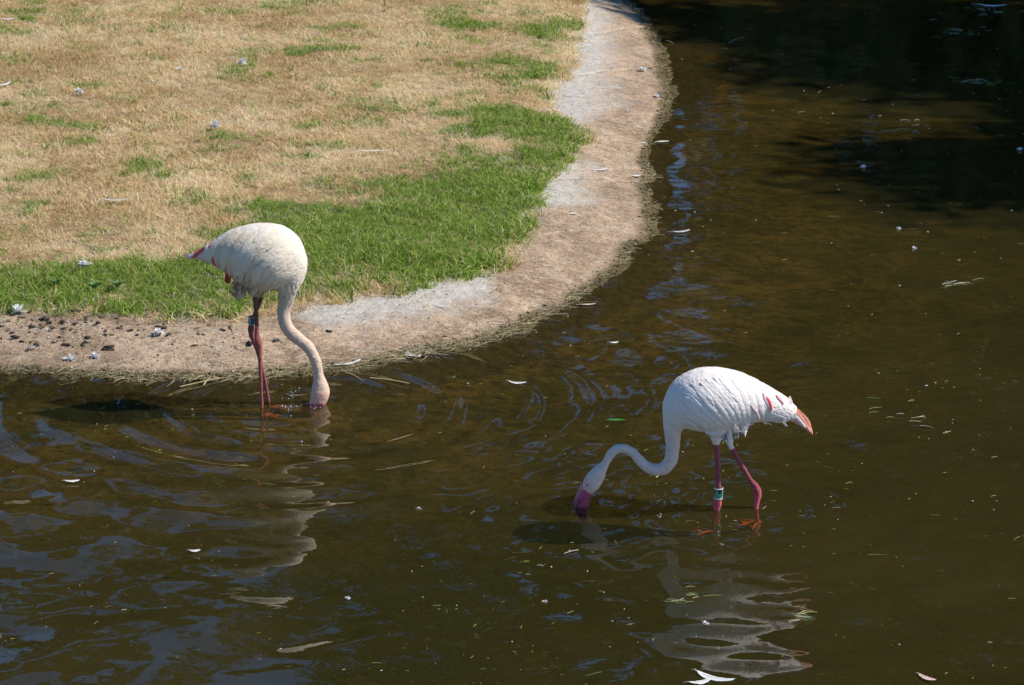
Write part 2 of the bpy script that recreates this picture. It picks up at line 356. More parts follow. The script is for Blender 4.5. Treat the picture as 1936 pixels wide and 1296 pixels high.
def mat_grass():
    m = NT('grass_blades'); t = m.attr('tint', 'INSTANCER').outputs['Fac']; b = m.attr('blade').outputs['Fac']
    wn = m.noise(m.pos(), 1.1, 6, .75); dry = m.ramp(m.math('ADD', b, m.math('MULTIPLY', m.math('SUBTRACT', wn, .5), 2.2)), [(0, (.36, .23, .10)), (.25, (.72, .52, .255)), (.6, (.92, .73, .42)), (1, (.96, .86, .64))])
    grn = m.ramp(b, [(0, (.07, .12, .015)), (.35, (.22, .385, .035)), (.66, (.40, .55, .075)), (.82, (.64, .60, .24)), (1, (.72, .58, .32))])
    x = m.math('ADD', t, m.math('MULTIPLY', m.math('SUBTRACT', b, .5), -.35))
    c = m.mix(m.ramp(x, [(.30, 0), (.55, 1)]), dry, grn)
    p = m.bsdf(c, .7, None, .25)
    tl = m.n('BsdfTranslucent'); m.l(c, tl.inputs[0])
    mx = m.n('MixShader'); mx.inputs[0].default_value = .45; m.l(p, mx.inputs[1]); m.l(tl.outputs[0], mx.inputs[2])
    return m.done(mx.outputs[0])
M_grass = mat_grass()
def scatter(name, pts, rot, sc, tint, vi, meshes, label, cat, mat=None):
    tc = bpy.data.collections.new(name+'_tufts')
    for k, me in enumerate(meshes):
        if not me.materials: me.materials.append(mat or M_grass)
        tc.objects.link(bpy.data.objects.new('%s_tuft_%02d' % (name, k), me))
    me = bpy.data.meshes.new(name); me.vertices.add(len(pts)); me.vertices.foreach_set('co', pts.astype(np.float32).ravel())
    a = me.attributes.new('rot', 'FLOAT_VECTOR', 'POINT'); a.data.foreach_set('vector', rot.astype(np.float32).ravel())
    fattr(me, 'sc', sc); fattr(me, 'tint', tint)
    a = me.attributes.new('vi', 'INT', 'POINT'); a.data.foreach_set('value', vi.astype(np.int32))
    me.update(); o = bpy.data.objects.new(name, me); COL.objects.link(o)
    g = bpy.data.node_groups.new(name, 'GeometryNodeTree')
    g.interface.new_socket('Geometry', in_out='INPUT', socket_type='NodeSocketGeometry'); g.interface.new_socket('Geometry', in_out='OUTPUT', socket_type='NodeSocketGeometry')
    N = g.nodes.new; gi = N('NodeGroupInput'); go = N('NodeGroupOutput'); ip = N('GeometryNodeInstanceOnPoints'); ci = N('GeometryNodeCollectionInfo')
    ci.inputs['Collection'].default_value = tc; ci.inputs['Separate Children'].default_value = True; ci.inputs['Reset Children'].default_value = True
    def at(n, ty):
        q = N('GeometryNodeInputNamedAttribute'); q.data_type = ty; q.inputs[0].default_value = n; return q.outputs[0]
    L = g.links.new; L(gi.outputs[0], ip.inputs['Points']); L(ci.outputs[0], ip.inputs['Instance']); ip.inputs['Pick Instance'].default_value = True
    L(at('vi', 'INT'), ip.inputs['Instance Index']); L(at('rot', 'FLOAT_VECTOR'), ip.inputs['Rotation']); L(at('sc', 'FLOAT'), ip.inputs['Scale']); L(ip.outputs[0], go.inputs[0])
    md = o.modifiers.new('spread', 'NODES'); md.node_group = g
    return tag(o, label, cat, kind='stuff')
tufts = [tuft('short_tuft', 26, .030, .9, .035, .0035, 100+i) for i in range(4)] + [tuft('flat_tuft', 26, .018, 2.2, .045, .003, 200+i) for i in range(4)]
tuftg = [tuft('green_tuft', 24, .046, 1.0, .038, .0042, 300+i) for i in range(5)]
N = 130000
gxr = RNG.uniform(-7.6, 2.2, N); gyr = RNG.uniform(14.0, 30, N)
dgp = sdist(LAWN[::2], gxr, gyr); px_, py_ = proj(gxr, gyr, np.full(N, KT))
k = (dgp > -.035-.05*vnoise(gxr*6, gyr*6)) & (px_ > -1000) & (px_ < 1400) & (py_ > -60); gxr, gyr, dgp = gxr[k], gyr[k], dgp[k]
G = green(gxr, gyr); zz = lawn_z(gxr, gyr, dgp)-.004-.012*(dgp < 0)
isg = (G + (RNG.random(len(G))-.5)*1.15) > .55
def put(name, msk, meshes, label, cat, s0, s1):
    n = msk.sum(); rot = np.c_[RNG.normal(0, .16, n), RNG.normal(0, .16, n), RNG.uniform(0, 6.28, n)]
    lush = .6+.8*fbm(gxr[msk]*1.7, gyr[msk]*1.7, 3)
    edge = 1+.45*np.exp(-np.maximum(dgp[msk], 0)/.12)
    scatter(name, np.c_[gxr[msk], gyr[msk], zz[msk]], rot, RNG.uniform(s0, s1, n)*lush*edge, np.clip((.38+G[msk]*.5 if name == 'green_grass' else G[msk]*.5)+(RNG.random(n)-.5)*.35, 0, 1), RNG.integers(0, len(meshes), n), meshes, label, cat)
put('dry_grass', ~isg, tufts, 'short sun-bleached straw-coloured grass covering most of the lawn', 'grass', .75, 1.35)
put('green_grass', isg, tuftg, 'greener, longer grass along the pond side of the lawn', 'grass', .7, 1.3)

# ------------------------------------------------------------------ flamingos
def feather_mat(name, rough=.75):
    m = NT(name); c = m.attr('tone').outputs['Color']; p = m.n('TexCoord').outputs['Object']
    n1 = m.noise(m.vscale(p, (1, 1, 1.6)), 55, 5, .65, .6); n2 = m.noise(p, 220, 3, .6)
    c = m.mix(m.ramp(n1, [(.3, .35), (.55, 0)]), c, m.mix(1., c, (.84, .80, .78), 'MULTIPLY'))
    n3 = m.noise(m.vscale(p, (1, 1, 1.5)), 24, 3, .55); hh = m.math('ADD', m.math('ADD', m.math('MULTIPLY', n1, .5), m.math('MULTIPLY', n3, .6)), m.math('MULTIPLY', n2, .2))
    return m.done(m.bsdf(c, rough, m.bump(hh, .75, .010), .15, Sheen_Weight=.15))
M_pl = feather_mat('plumage', .85)
m = NT('downy_plume'); c_ = m.attr('tone').outputs['Color']; tl_ = m.n('BsdfTranslucent'); m.l(c_, tl_.inputs[0]); mx_ = m.n('MixShader'); mx_.inputs[0].default_value = .5
m.l(m.bsdf(c_, .9, None, .05), mx_.inputs[1]); m.l(tl_.outputs[0], mx_.inputs[2]); M_dn = m.done(mx_.outputs[0])
def flat_mat(name, rough=.4, spec=.4, bs=.3):
    m = NT(name); c = m.attr('tone').outputs['Color']; p = m.n('TexCoord').outputs['Object']
    n1 = m.noise(m.vscale(p, (1, 1, 3)), 120, 3, .5)
    c = m.mix(m.ramp(n1, [(.3, .25), (.6, 0)]), c, m.mix(1., c, (.6, .5, .5), 'MULTIPLY'))
    return m.done(m.bsdf(c, rough, m.bump(n1, bs, .003), spec))
M_skin = flat_mat('scaly_skin', .45); M_bill = flat_mat('bill_horn', .3, .5, .1)
def plain(name, col, rough=.5, spec=.4):
    m = NT(name); p = m.pos(); n = m.noise(p, 60, 3, .5)
    return m.done(m.bsdf(m.mix(m.ramp(n, [(.3, .3), (.7, 0)]), col, tuple(v*.75 for v in col)), rough, None, spec))
def loft(sections, nr=36, sub=6):
    """sections: rows of (top xyz, bottom xyz, half width) lying in the bird's mid plane"""
    A = catmull([list(a)+list(b)+[w] for a, b, w in sections], sub)
    V = []; F = []
    for q in A:
        a = q[:3]; b = q[3:6]; c = (a+b)/2; up = (a-b)/2; w = q[6]
        for k in range(nr):
            t = 2*math.pi*k/nr; cs = math.cos(t); sn = math.sin(t)
            V.append(c+up*cs+np.array([0, 1, 0])*w*math.copysign(abs(sn)**.92, sn))
    n = len(A)
    for i in range(n-1):
        for k in range(nr): F.append((i*nr+k, i*nr+(k+1) % nr, (i+1)*nr+(k+1) % nr, (i+1)*nr+k))
    F.append(tuple(range(nr))[::-1]); F.append(tuple((n-1)*nr+k for k in range(nr)))
    return V, F
def tube(path, nr=14, sub=5, squash=1.):
    """path: rows (x,y,z,r)"""
    A = catmull(path, sub); V = []; F = []; n = len(A)
    for i, q in enumerate(A):
        d = A[min(i+1, n-1)][:3]-A[max(i-1, 0)][:3]; d = Vector(d).normalized(); ref = Vector((0, 1, 0)) if abs(d.y) < .9 else Vector((0, 0, 1))
        s = d.cross(ref).normalized(); u = s.cross(d)
        for k in range(nr):
            t = 2*math.pi*k/nr; V.append(Vector(q[:3])+s*q[3]*math.cos(t)+u*q[3]*math.sin(t)*squash)
    for i in range(n-1):
        for k in range(nr): F.append((i*nr+k, (i+1)*nr+k, (i+1)*nr+(k+1) % nr, i*nr+(k+1) % nr))
    F.append(tuple(range(nr))); F.append(tuple((n-1)*nr+k for k in range(nr))[::-1])
    return [list(v) for v in V], F
def union(parts, voxel, off, smooth=3):
    V = []; F = []
    for v, f in parts:
        k = len(V); V += [list(q) for q in v]; F += [tuple(i+k for i in t) for t in f]
    me = mesh('tmp', V, F, off)
    bm = bmesh.new(); bm.from_mesh(me); bmesh.ops.recalc_face_normals(bm, faces=bm.faces); bm.to_mesh(me); bm.free()
    o = bpy.data.objects.new('tmp', me); COL.objects.link(o)
    r = o.modifiers.new('r', 'REMESH'); r.mode = 'VOXEL'; r.voxel_size = voxel; r.use_smooth_shade = True
    if smooth: s = o.modifiers.new('s', 'SMOOTH'); s.factor = .5; s.iterations = smooth
    dg_ = bpy.context.evaluated_depsgraph_get(); dg_.update()
    res = bpy.data.meshes.new_from_object(o.evaluated_get(dg_)); bpy.data.objects.remove(o); bpy.data.meshes.remove(me)
    return res
def vco(me):
    a = np.empty(len(me.vertices)*3, np.float32); me.vertices.foreach_get('co', a); return a.reshape(-1, 3)

def roughen(me):
    P = vco(me); N = np.empty(len(P)*3, np.float32); me.vertices.foreach_get('normal', N); N = N.reshape(-1, 3)
    a, b, c = P[:, 0], P[:, 1], P[:, 2]
    n = (fbm(a*38+c*9+50, c*30-b*21+50, 3)+fbm(b*44+7*c+90, a*36-c*24+90, 3))-1; f = (vnoise(a*150+b*90+300, c*110-b*70+300)+vnoise(b*160+c*20+300, a*90-c*130+300))-1
    P = P+N*(n*.0034+f*.0009)[:, None]; me.vertices.foreach_set('co', P.astype(np.float32).ravel()); me.update()

class Bird:
    def __init__(s, root, Yc, label):
        s.Y = Yc; s.root = bpy.data.objects.new('flamingo', None); COL.objects.link(s.root); s.root.location = root; s.off = np.array(root)
        tag(s.root, label, 'flamingo', 'flamingos feeding in the pond')
    def p(s, px, py, dy=0): return aty(px, py, s.Y+dy)
    def sec(s, a, b, w): return (list(s.p(*a)), list(s.p(*b)), w)
    def necksecs(s, rows, sign):
        out = []; P = [np.array(r[:2], float) for r in rows]
        for i, r in enumerate(rows):
            d = P[min(i+1, len(P)-1)]-P[max(i-1, 0)]; d /= np.linalg.norm(d)          # pixel space, y down
            n = np.array([d[1], -d[0]])*sign
            a = P[i]+n*r[2]; b = P[i]-n*r[2]
            out.append(s.sec(a, b, r[2]*scl(s.Y)*(r[3] if len(r) > 3 else 1.)))
        return out
    def part(s, name, V, F, mat, tone, parent=None, label=None):
        me = mesh(name, V, F, s.off); n = len(me.vertices)
        t = np.array(tone, float); t = np.tile(t, (n, 1)) if t.ndim == 1 else t
        cattr(me, t); o = link(name, me, mat, parent or s.root)
        if label: o['label'] = label
        return o
    def setbody(s, parts, voxel=.0033, smooth=3):
        s.bodyme = union(parts, voxel, s.off, smooth); return s.bodyme
    def bvh_of(s, secs):
        V, F = loft(secs); s.bvh = BVHTree.FromPolygons([Vector(v) for v in V], F)
    def surf_y(s, x, z, side):
        h = s.bvh.ray_cast(Vector((x, s.Y-side*-1*-1*0+(-1 if side < 0 else 1), z)), Vector((0, 1 if side < 0 else -1, 0)))
        return h[0].y if h[0] is not None else None
    def feather(s, pts, w, lift0, lift1, side, tip=.55, nl=9, nw=4, camber=.0014, hang=False):
        """pts: centre line in photo pixels, base to tip; the blade is laid on the bird's flank"""
        C = catmull([list(q) for q in pts], 8); L = np.r_[0, np.cumsum(np.linalg.norm(np.diff(C, axis=0), axis=1))]
        V = []; F = []; ylast = None; m = scl(s.Y)
        ys = []
        for i in range(nl+1):
            t = i/nl; c = np.array([np.interp(t*L[-1], L, C[:, 0]), np.interp(t*L[-1], L, C[:, 1])])
            c2 = np.array([np.interp(min(t+.06, 1)*L[-1], L, C[:, 0]), np.interp(min(t+.06, 1)*L[-1], L, C[:, 1])])
            c1 = np.array([np.interp(max(t-.06, 0)*L[-1], L, C[:, 0]), np.interp(max(t-.06, 0)*L[-1], L, C[:, 1])])
            d = (c2-c1)/max(np.linalg.norm(c2-c1), 1e-6); nrm = np.array([d[1], -d[0]])
            prof = min(1, (t/.25)**.6 if t > 0 else .15)*(1 if t < tip else math.sqrt(max(0., 1-((t-tip)/(1-tip))**2)))
            prof = max(prof, .06)
            q0 = s.p(*c); yc = s.surf_y(q0.x, q0.z, side)
            for k in range(nw+1):
                e = (k/nw-.5)*2; pp = c+nrm*e*prof*w/2/m; q = s.p(*pp)
                y = s.surf_y(q.x, q.z, side); z_ = 0
                while y is None and t < .7 and z_ < 14 and not hang: z_ += 1; q = s.p(pp[0], pp[1]+z_); y = s.surf_y(q.x, q.z, side)
                if y is None: y = yc if yc is not None else ylast
                if y is None: y = s.Y+side*.02
                if ylast is not None and abs(y-ylast) > .045: y = ylast+math.copysign(.045, y-ylast)
                if k == nw//2: ys.append(y)
                off = lift0+(lift1-lift0)*t-camber*e*e*1.2
                V.append((q.x, y+side*off, q.z))
            ylast = ys[-1] if ys else ylast
        for i in range(nl):
            for k in range(nw):
                a = i*(nw+1)+k; f = (a, a+1, a+nw+2, a+nw+1); F.append(f if side < 0 else f[::-1])
        return V, F

def wispy(px, py, ang, ln, w, bird, dy, seed):
    """a thin loose plume in the bird's plane"""
    r = random.Random(seed); V = []; F = []; m = scl(bird.Y)
    for i in range(5):
        t = i/4; a = ang+.25*t*r.uniform(-1, 1); X_ = px+math.cos(a)*ln*t; Y_ = py+math.sin(a)*ln*t
        ww = w*math.sin(math.pi*min(1, .25+.75*(1-t)))*.5+.1
        nx_, ny_ = -math.sin(a), math.cos(a)
        for e in (-1, 0, 1):
            q = bird.p(X_+nx_*ww*e, Y_+ny_*ww*e, dy-(.0025 if e == 0 else 0)+.004*math.sin(3*t+seed)); V.append(q)
    for i in range(4):
        for k in range(2): a = i*3+k; F.append((a, a+1, a+4, a+3))
    return V, F
def merge(lst):
    V = []; F = []
    for v, f in lst:
        k = len(V); V += [tuple(q) for q in v]; F += [tuple(i+k for i in t) for t in f]
    return V, F
def eyeball(b, pos, r, parent):
    bm = bmesh.new(); bmesh.ops.create_uvsphere(bm, u_segments=14, v_segments=10, radius=r)
    V = [tuple(Vector(v.co)+pos) for v in bm.verts]; F = [tuple(q.index for q in f.verts) for f in bm.faces]; bm.free()
    tone = [(.02, .015, .01) if abs(v[1]-pos.y) > r*.75 else (.75, .6, .12) for v in V]
    return b.part('eye', V, F, M_bill, tone, parent)
def webfoot(b, heel, ang, L, tone, spread=.55, flat=.0):
    """three long front toes joined by webs, and a short hind toe, flat on the bed"""
    H_ = Vector(heel); parts = []; tips = []
    for k, a in enumerate((-spread, 0, spread)):
        l_ = L*(1. if k == 1 else .88); d = Vector((math.cos(ang+a), math.sin(ang+a), 0)); T = H_+d*l_; T.z = H_.z-.004; tips.append(T)
        pth = [(*H_, .0075), (*(H_.lerp(T, .35)+Vector((0, 0, .004))), .0068), (*(H_.lerp(T, .7)+Vector((0, 0, .003))), .0062), (*T, .0028)]
        parts.append(tube(pth, 8, 3))
    Tb = H_-Vector((math.cos(ang), math.sin(ang), 0))*L*.22; parts.append(tube([(*H_, .006), (*Tb, .003)], 7, 3))
    for a, c in ((0, 1), (1, 2)):
        n = 6; V = []; F = []
        for up in (.0015, -.0015):
            for i in range(n+1):
                for j in range(n+1):
                    t = i/n; e = j/n; q = H_.lerp(tips[a].lerp(tips[c], e), t*(.93-.20*math.sin(math.pi*e))); V.append((q.x, q.y, q.z+up+.001))
        o = (n+1)**2
        for i in range(n):
            for j in range(n):
                k = i*(n+1)+j; F += [(k, k+1, k+n+2, k+n+1), (k+o, k+n+1+o, k+n+2+o, k+1+o)]
        parts.append((V, F))
    V, F = merge(parts); return b.part('webbed_foot', V, F, M_skin, tone)
def band(b, c, axis_, r, h, text):
    """plastic leg ring with pale rims and pale characters"""
    ax = Vector(axis_).normalized(); s1 = ax.cross(Vector((0, 1, 0))).normalized(); s2 = s1.cross(ax)
    V = []; F = []; tone = []; n = 28
    prof = [(-h/2, r*.93, 1), (-h/2, r*1.03, 1), (-h/2*.86, r*1.03, 1), (-h/2*.85, r, 0), (h/2*.85, r, 0), (h/2*.86, r*1.03, 1), (h/2, r*1.03, 1), (h/2, r*.93, 1)]
    for (z_, rr, wh) in prof:
        for k in range(n):
            a = 2*math.pi*k/n; V.append(Vector(c)+ax*z_+s1*rr*math.cos(a)+s2*rr*math.sin(a)); tone.append((.75, .78, .74) if wh else (.005, .10, .06))
    for i in range(len(prof)-1):
        for k in range(n): F.append((i*n+k, i*n+(k+1) % n, (i+1)*n+(k+1) % n, (i+1)*n+k))
    o = b.part('leg_band', V, F, M_bill, tone)
    # characters, read along the ring: strokes set 0.3 mm proud
    def stroke(pts):
        V = []; F = []; rr = r*1.03
        for i, (a, z_) in enumerate(pts):
            for e in (-1, 1):
                d = np.array(pts[min(i+1, len(pts)-1)])-np.array(pts[max(i-1, 0)]); d = d/(np.hypot(d[0]*r, d[1])+1e-9); da = -d[1]*e*.0009/r*1.; dz = d[0]*r*e*.0009
                A = a+da; V.append(Vector(c)+ax*(z_+dz)+s1*rr*math.cos(A)+s2*rr*math.sin(A))
        for i in range(len(pts)-1): F.append((2*i, 2*i+1, 2*i+3, 2*i+2))
        return V, F
    ss = []; hh = h*.2
    for a0 in text:
        for j, zc in enumerate((-h*.27, 0, h*.27)):
            pts = [(a0+.38*math.cos(t), zc+hh*.5*math.sin(t)) for t in np.linspace(-2.3 if j != 1 else -1.2, 2.3 if j != 1 else 4.3, 10)]
            ss.append(stroke(pts))
    V, F = merge(ss); b.part('characters', V, F, M_bill, (.72, .80, .74), o)

# ---- right bird, facing left, bill in the water
Yr = (BR['a'].y+BR['b'].y)/2+.0
R = Bird((BR['a'].x+.08, Yr, 0), Yr, 'white-pink flamingo wading on the right, S-curved neck lowered, magenta bill dipped in the pond')
TS = [((1506,770),(1503,792),.022),((1488,752),(1480,799),.045),((1460,735),(1447,796),.07),((1430,718),(1415,799),.097),((1395,704),(1385,805),.122),((1355,697),(1352,813),.138),
      ((1320,699),(1326,813),.138),((1290,711),(1306,810),.125),((1266,734),(1295,809),.102),((1253.5,765),(1290,813),.077),((1254,795),(1287.5,819),.052)]
NK = [(1272,830,14.5,1.),(1271.5,850,13,1.),(1267,872,12.4,1.),(1254,886,11.5,1.),(1236,888,10.8,1.),(1221,882,9.6,1.),(1208,869,9.,1.),(1196,856.5,8.6,1.),(1181.5,849,8.6,1.),(1166,849.5,8.3,1.),(1153,861,8.2,1.)]
secs = [R.sec(*q) for q in TS]+R.necksecs(NK, -1)+[R.sec((1138.5,873),(1151,881),.021),R.sec((1124,884),(1146,893),.027),R.sec((1111,897),(1141,908),.031),R.sec((1104,908),(1132,923),.029),R.sec((1101,917),(1119,934),.023),R.sec((1099,921),(1115,933),.018)]
R.bvh_of(secs[:12]); body = loft(secs)
ya = BR['a'].y; yb = BR['b'].y; mR = scl(Yr)
def leg(b, rows): return [(*aty(px, py, y), r) for px, py, y, r in rows]
LA = leg(R, [(1354,836,ya,.0135),(1355,850,ya,.0118),(1357,890,ya,.0110),(1358,930,ya,.0108),(1357.5,944,ya,.0150),(1356,954,ya+.005,.0185),(1353,968,ya+.01,.0125)])
fa = atz(1347, 1004, -.104); LA += [(*(Vector(LA[-1][:3]).lerp(fa, .5)), .0088), (*fa, .0085)]
LB = leg(R, [(1379,838,yb,.0125),(1389,858,yb,.0115),(1403,882,yb,.0105),(1419,908,yb,.0105),(1428,921,yb,.0165),(1432,932,yb,.0175),(1431,950,yb,.0115),(1429,966,yb,.0098)])
fb = atz(1432, 988, -.104); LB += [(*(Vector(LB[-1][:3]).lerp(fb, .5)), .0088), (*fb, .0085)]
THA = tube(leg(R, [(1352,800,Yr-.045,.062),(1354,815,ya+.01,.044),(1354,828,ya,.026),(1354,840,ya,.0145),(1354,842,ya,.010)]), 16)
THB = tube(leg(R, [(1366,800,Yr+.045,.06),(1371,817,Yr+.05,.040),(1377,830,yb,.022),(1380,840,yb,.013)]), 16)
me = R.setbody([body, THA, THB, tube(LA), tube(LB)])
roughen(me)
P = vco(me)+R.off
def legdist(P, path):
    A = catmull(path, 6); d = np.full(len(P), 9.)
    for q in A: d = np.minimum(d, np.linalg.norm(P-q[:3], axis=1))
    return d
px_, py_ = proj(P[:, 0], P[:, 1], P[:, 2])
tone = np.tile(np.array([.88, .79, .74]), (len(P), 1))
nn = fbm(px_*.05, py_*.05, 3)[:, None]
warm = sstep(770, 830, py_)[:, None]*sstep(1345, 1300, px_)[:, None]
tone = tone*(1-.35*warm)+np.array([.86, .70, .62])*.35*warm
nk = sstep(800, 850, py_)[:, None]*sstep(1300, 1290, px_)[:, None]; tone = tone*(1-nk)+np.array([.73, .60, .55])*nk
hd = sstep(1128, 1108, px_)[:, None]*sstep(895, 925, py_)[:, None]; tone = tone*(1-hd*.8)+np.array([.80, .42, .40])*hd*.8
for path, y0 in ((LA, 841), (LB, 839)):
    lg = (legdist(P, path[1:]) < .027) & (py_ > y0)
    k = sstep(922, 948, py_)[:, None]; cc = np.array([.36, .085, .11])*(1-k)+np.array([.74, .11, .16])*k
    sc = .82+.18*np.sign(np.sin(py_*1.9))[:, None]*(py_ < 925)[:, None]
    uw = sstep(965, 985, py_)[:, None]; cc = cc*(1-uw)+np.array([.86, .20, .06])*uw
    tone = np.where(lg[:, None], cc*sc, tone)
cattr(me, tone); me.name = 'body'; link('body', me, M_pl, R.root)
bl = [((1101,915),(1118.5,933),.0205),((1095,924),(1117.5,937),.0195),((1089,936),(1114.5,944),.018),((1085.5,948),(1112,954),.0165),((1086.5,962),(1111,966),.015),((1091,974),(1110,977),.012),((1097,984),(1108,985),.006)]
V, F = loft([R.sec(*q) for q in bl], 24, 5)
bt = []
for v in V:
    x_, y_ = proj(v[0], v[1], v[2]); bt.append((.04, .02, .03) if y_ > 972 else (.42, .075, .16) if y_ > 926 else (.60, .19, .25))
bill = R.part('bill', V, F, M_bill, bt)
bb = BVHTree.FromPolygons([Vector(v) for v in V], F)
def on_side(b, tree, px, py, side, lift):
    q = b.p(px, py); h = tree.ray_cast(Vector((q.x, b.Y+side, q.z)), Vector((0, -side, 0)))
    return Vector((q.x, h[0].y+side*lift, q.z)) if h[0] else q
for side in (-1, 1):
    for pts, r in (([(1104,938),(1098,945),(1093,951),(1091,959),(1091.5,966),(1095,971),(1103,973)], .0019), ([(1096.5,940),(1093.5,945),(1092,950)], .0014)):
        pt = [(*on_side(R, bb, x_, y_, side, -.0004), r*(1 if 0 < i < len(pts)-1 else .5)) for i, (x_, y_) in enumerate(pts)]
        V, F = tube(pt, 6, 3); R.part('gape_line', V, F, M_bill, (.012, .008, .015), bill)
hb = BVHTree.FromPolygons([Vector(v) for v in body[0]], body[1])
for side in (-1, 1): eyeball(R, on_side(R, hb, 1110, 914, side, -.0035), .0062, R.root)
webfoot(R, fa, math.radians(185), .105, (.90, .20, .05)); webfoot(R, fb, math.radians(205), .10, (.85, .22, .05), .8)
band(R, aty(1357.8, 932.5, ya), (0.02, 0, 1), .0200, .0475, (-1.2, .2, 3.4))
WHT = (.90, .82, .765)
LONG_R = [  # base -> tip centre lines, width (m), lift, tone
 ([(1470,742),(1484,750),(1497,763)],.030,.001,.004,(.90,.72,.70)),([(1452,733),(1470,745),(1484,764)],.030,.001,.004,WHT),
 ([(1438,726),(1456,742),(1466,770)],.034,.001,.006,WHT),([(1440,734),(1451,750),(1457,772)],.024,.012,.012,(.88,.64,.62)),([(1446,741),(1453,752),(1457,766)],.011,.0155,.0155,(.80,.09,.11)),
 ([(1420,716),(1441,735),(1450,775)],.036,.002,.007,WHT),([(1416,752),(1427,768),(1434,786)],.014,.014,.016,(.87,.60,.60)),([(1466,742),(1474,749),(1481,758)],.010,.014,.014,(.84,.45,.45)),
 ([(1404,709),(1428,730),(1437,765),(1441,788)],.036,.003,.009,WHT),([(1390,705),(1412,728),(1423,765),(1421,795)],.036,.004,.011,WHT),
 ([(1376,703),(1399,727),(1411,765),(1411,803)],.036,.005,.014,WHT),([(1362,703),(1385,727),(1401,765),(1406,815)],.035,.006,.016,WHT),
 ([(1347,704),(1370,726),(1390,765),(1401,814)],.034,.007,.017,WHT),([(1333,706),(1356,729),(1378,765),(1395,813)],.034,.008,.018,WHT),
 ([(1322,711),(1345,735),(1368,768),(1388,806)],.032,.009,.018,WHT),([(1310,720),(1334,746),(1358,774),(1382,803)],.032,.009,.018,WHT),
 ([(1304,733),(1328,758),(1352,781),(1376,801)],.030,.008,.016,WHT),([(1300,748),(1322,770),(1344,789),(1368,803)],.028,.006,.012,WHT)]
def wings(b, LONG, small, tones):
    for side in (-1, 1):
        r = random.Random(3+side); lst = []; tn = []
        lst2 = []; tn2 = []
        for (px, py, ang, ln, wd, l0, l1, *ex) in small(r):
            c = math.radians(ang); c2 = c+math.radians(r.uniform(6, 16))*b.turn
            pts = [(px, py), (px+math.cos(c)*ln*.5, py+math.sin(c)*ln*.5), (px+math.cos(c)*ln*.5+math.cos(c2)*ln*.5, py+math.sin(c)*ln*.5+math.sin(c2)*ln*.5)]
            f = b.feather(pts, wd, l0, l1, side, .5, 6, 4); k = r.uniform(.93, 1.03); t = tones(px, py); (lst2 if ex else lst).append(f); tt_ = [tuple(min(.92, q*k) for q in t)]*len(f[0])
            if ex: tn2 += tt_
            else: tn += tt_
        V, F = merge(lst2); b.part('short_plumes', V, F, M_pl, tn2)['kind'] = 'stuff'
        V, F = merge(lst); w_ = b.part('wing', V, F, M_pl, tn)
        for i, (pts, wd, l0, l1, t) in enumerate(LONG):
            f = b.feather(pts, wd, l0*.7, l1*.9, side, .6, 10, 4, .0026); k = r.uniform(.94, 1.02)
            b.part('feather', f[0], f[1], M_pl, tuple(q*k for q in t), w_)
R.turn = 1
def small_R(r):
    out = []
    for row in range(9):
        for c in range(13):
            u = c/12; v = row/8
            x = 1284+u*80+v*10+r.uniform(-3, 3); y = 722+v*68-20*u*(1-v)*.6+r.uniform(-3, 3)
            if y > 794-.25*abs(x-1350): continue
            ang = 18+22*u+18*v+r.uniform(-6, 6); l_ = .002+.003*u+.003*r.random(); out.append((x+r.uniform(-5, 5), y+r.uniform(-4, 4), ang+r.uniform(-6, 6), r.uniform(28, 52), r.uniform(.014, .028), l_, l_+.0028+.0015*r.random()))
    for k in range(64):
        u = (k % 8)/7; v = (k//8)/7; x = 1438+42*u+r.uniform(-2, 2); yt = 733+(x-1440)*.66; yb_ = 796-max(0, x-1465)*.1; y = yt+(yb_-yt)*(.1+.60*v)
        out.append((x, y, 30-24*v+r.uniform(-7, 7), r.uniform(15, 23), r.uniform(.016, .024), .002, .007, 1))
    for k in range(0):
        x = 1316+r.uniform(0, 46); y = 770+r.uniform(0, 22); out.append((x, y, r.uniform(10, 30), r.uniform(18, 28), .018, .003, .006))
    return out
wings(R, LONG_R, small_R, lambda x, y: WHT)
lst = []
rr = random.Random(9)
for k in range(16):
    y = 768+26*rr.random(); lst.append(wispy(1492+rr.uniform(-5, 4), y, rr.uniform(.15, .55), rr.uniform(9, 15), rr.uniform(3, 5), R, rr.uniform(-.03, .01), k))
for k in range(12):
    x = 1384+rr.uniform(0, 24); y = 795+rr.uniform(-6, 12); lst.append(wispy(x, y, rr.uniform(1.1, 1.8), rr.uniform(8, 16), rr.uniform(1.5, 3), R, -(.118-.0014*(x-1384)), k))
for k in range(18):
    x = 1410+rr.uniform(0, 75); y = 792+rr.uniform(-6, 5); lst.append(wispy(x, y, rr.uniform(.2, .9), rr.uniform(8, 15), rr.uniform(2, 4), R, rr.uniform(-.05, .05), k))
V, F = merge(lst); R.part('downy_plumes', V, F, M_dn, (.90, .84, .83))['kind'] = 'stuff'
tl = []; tt = []
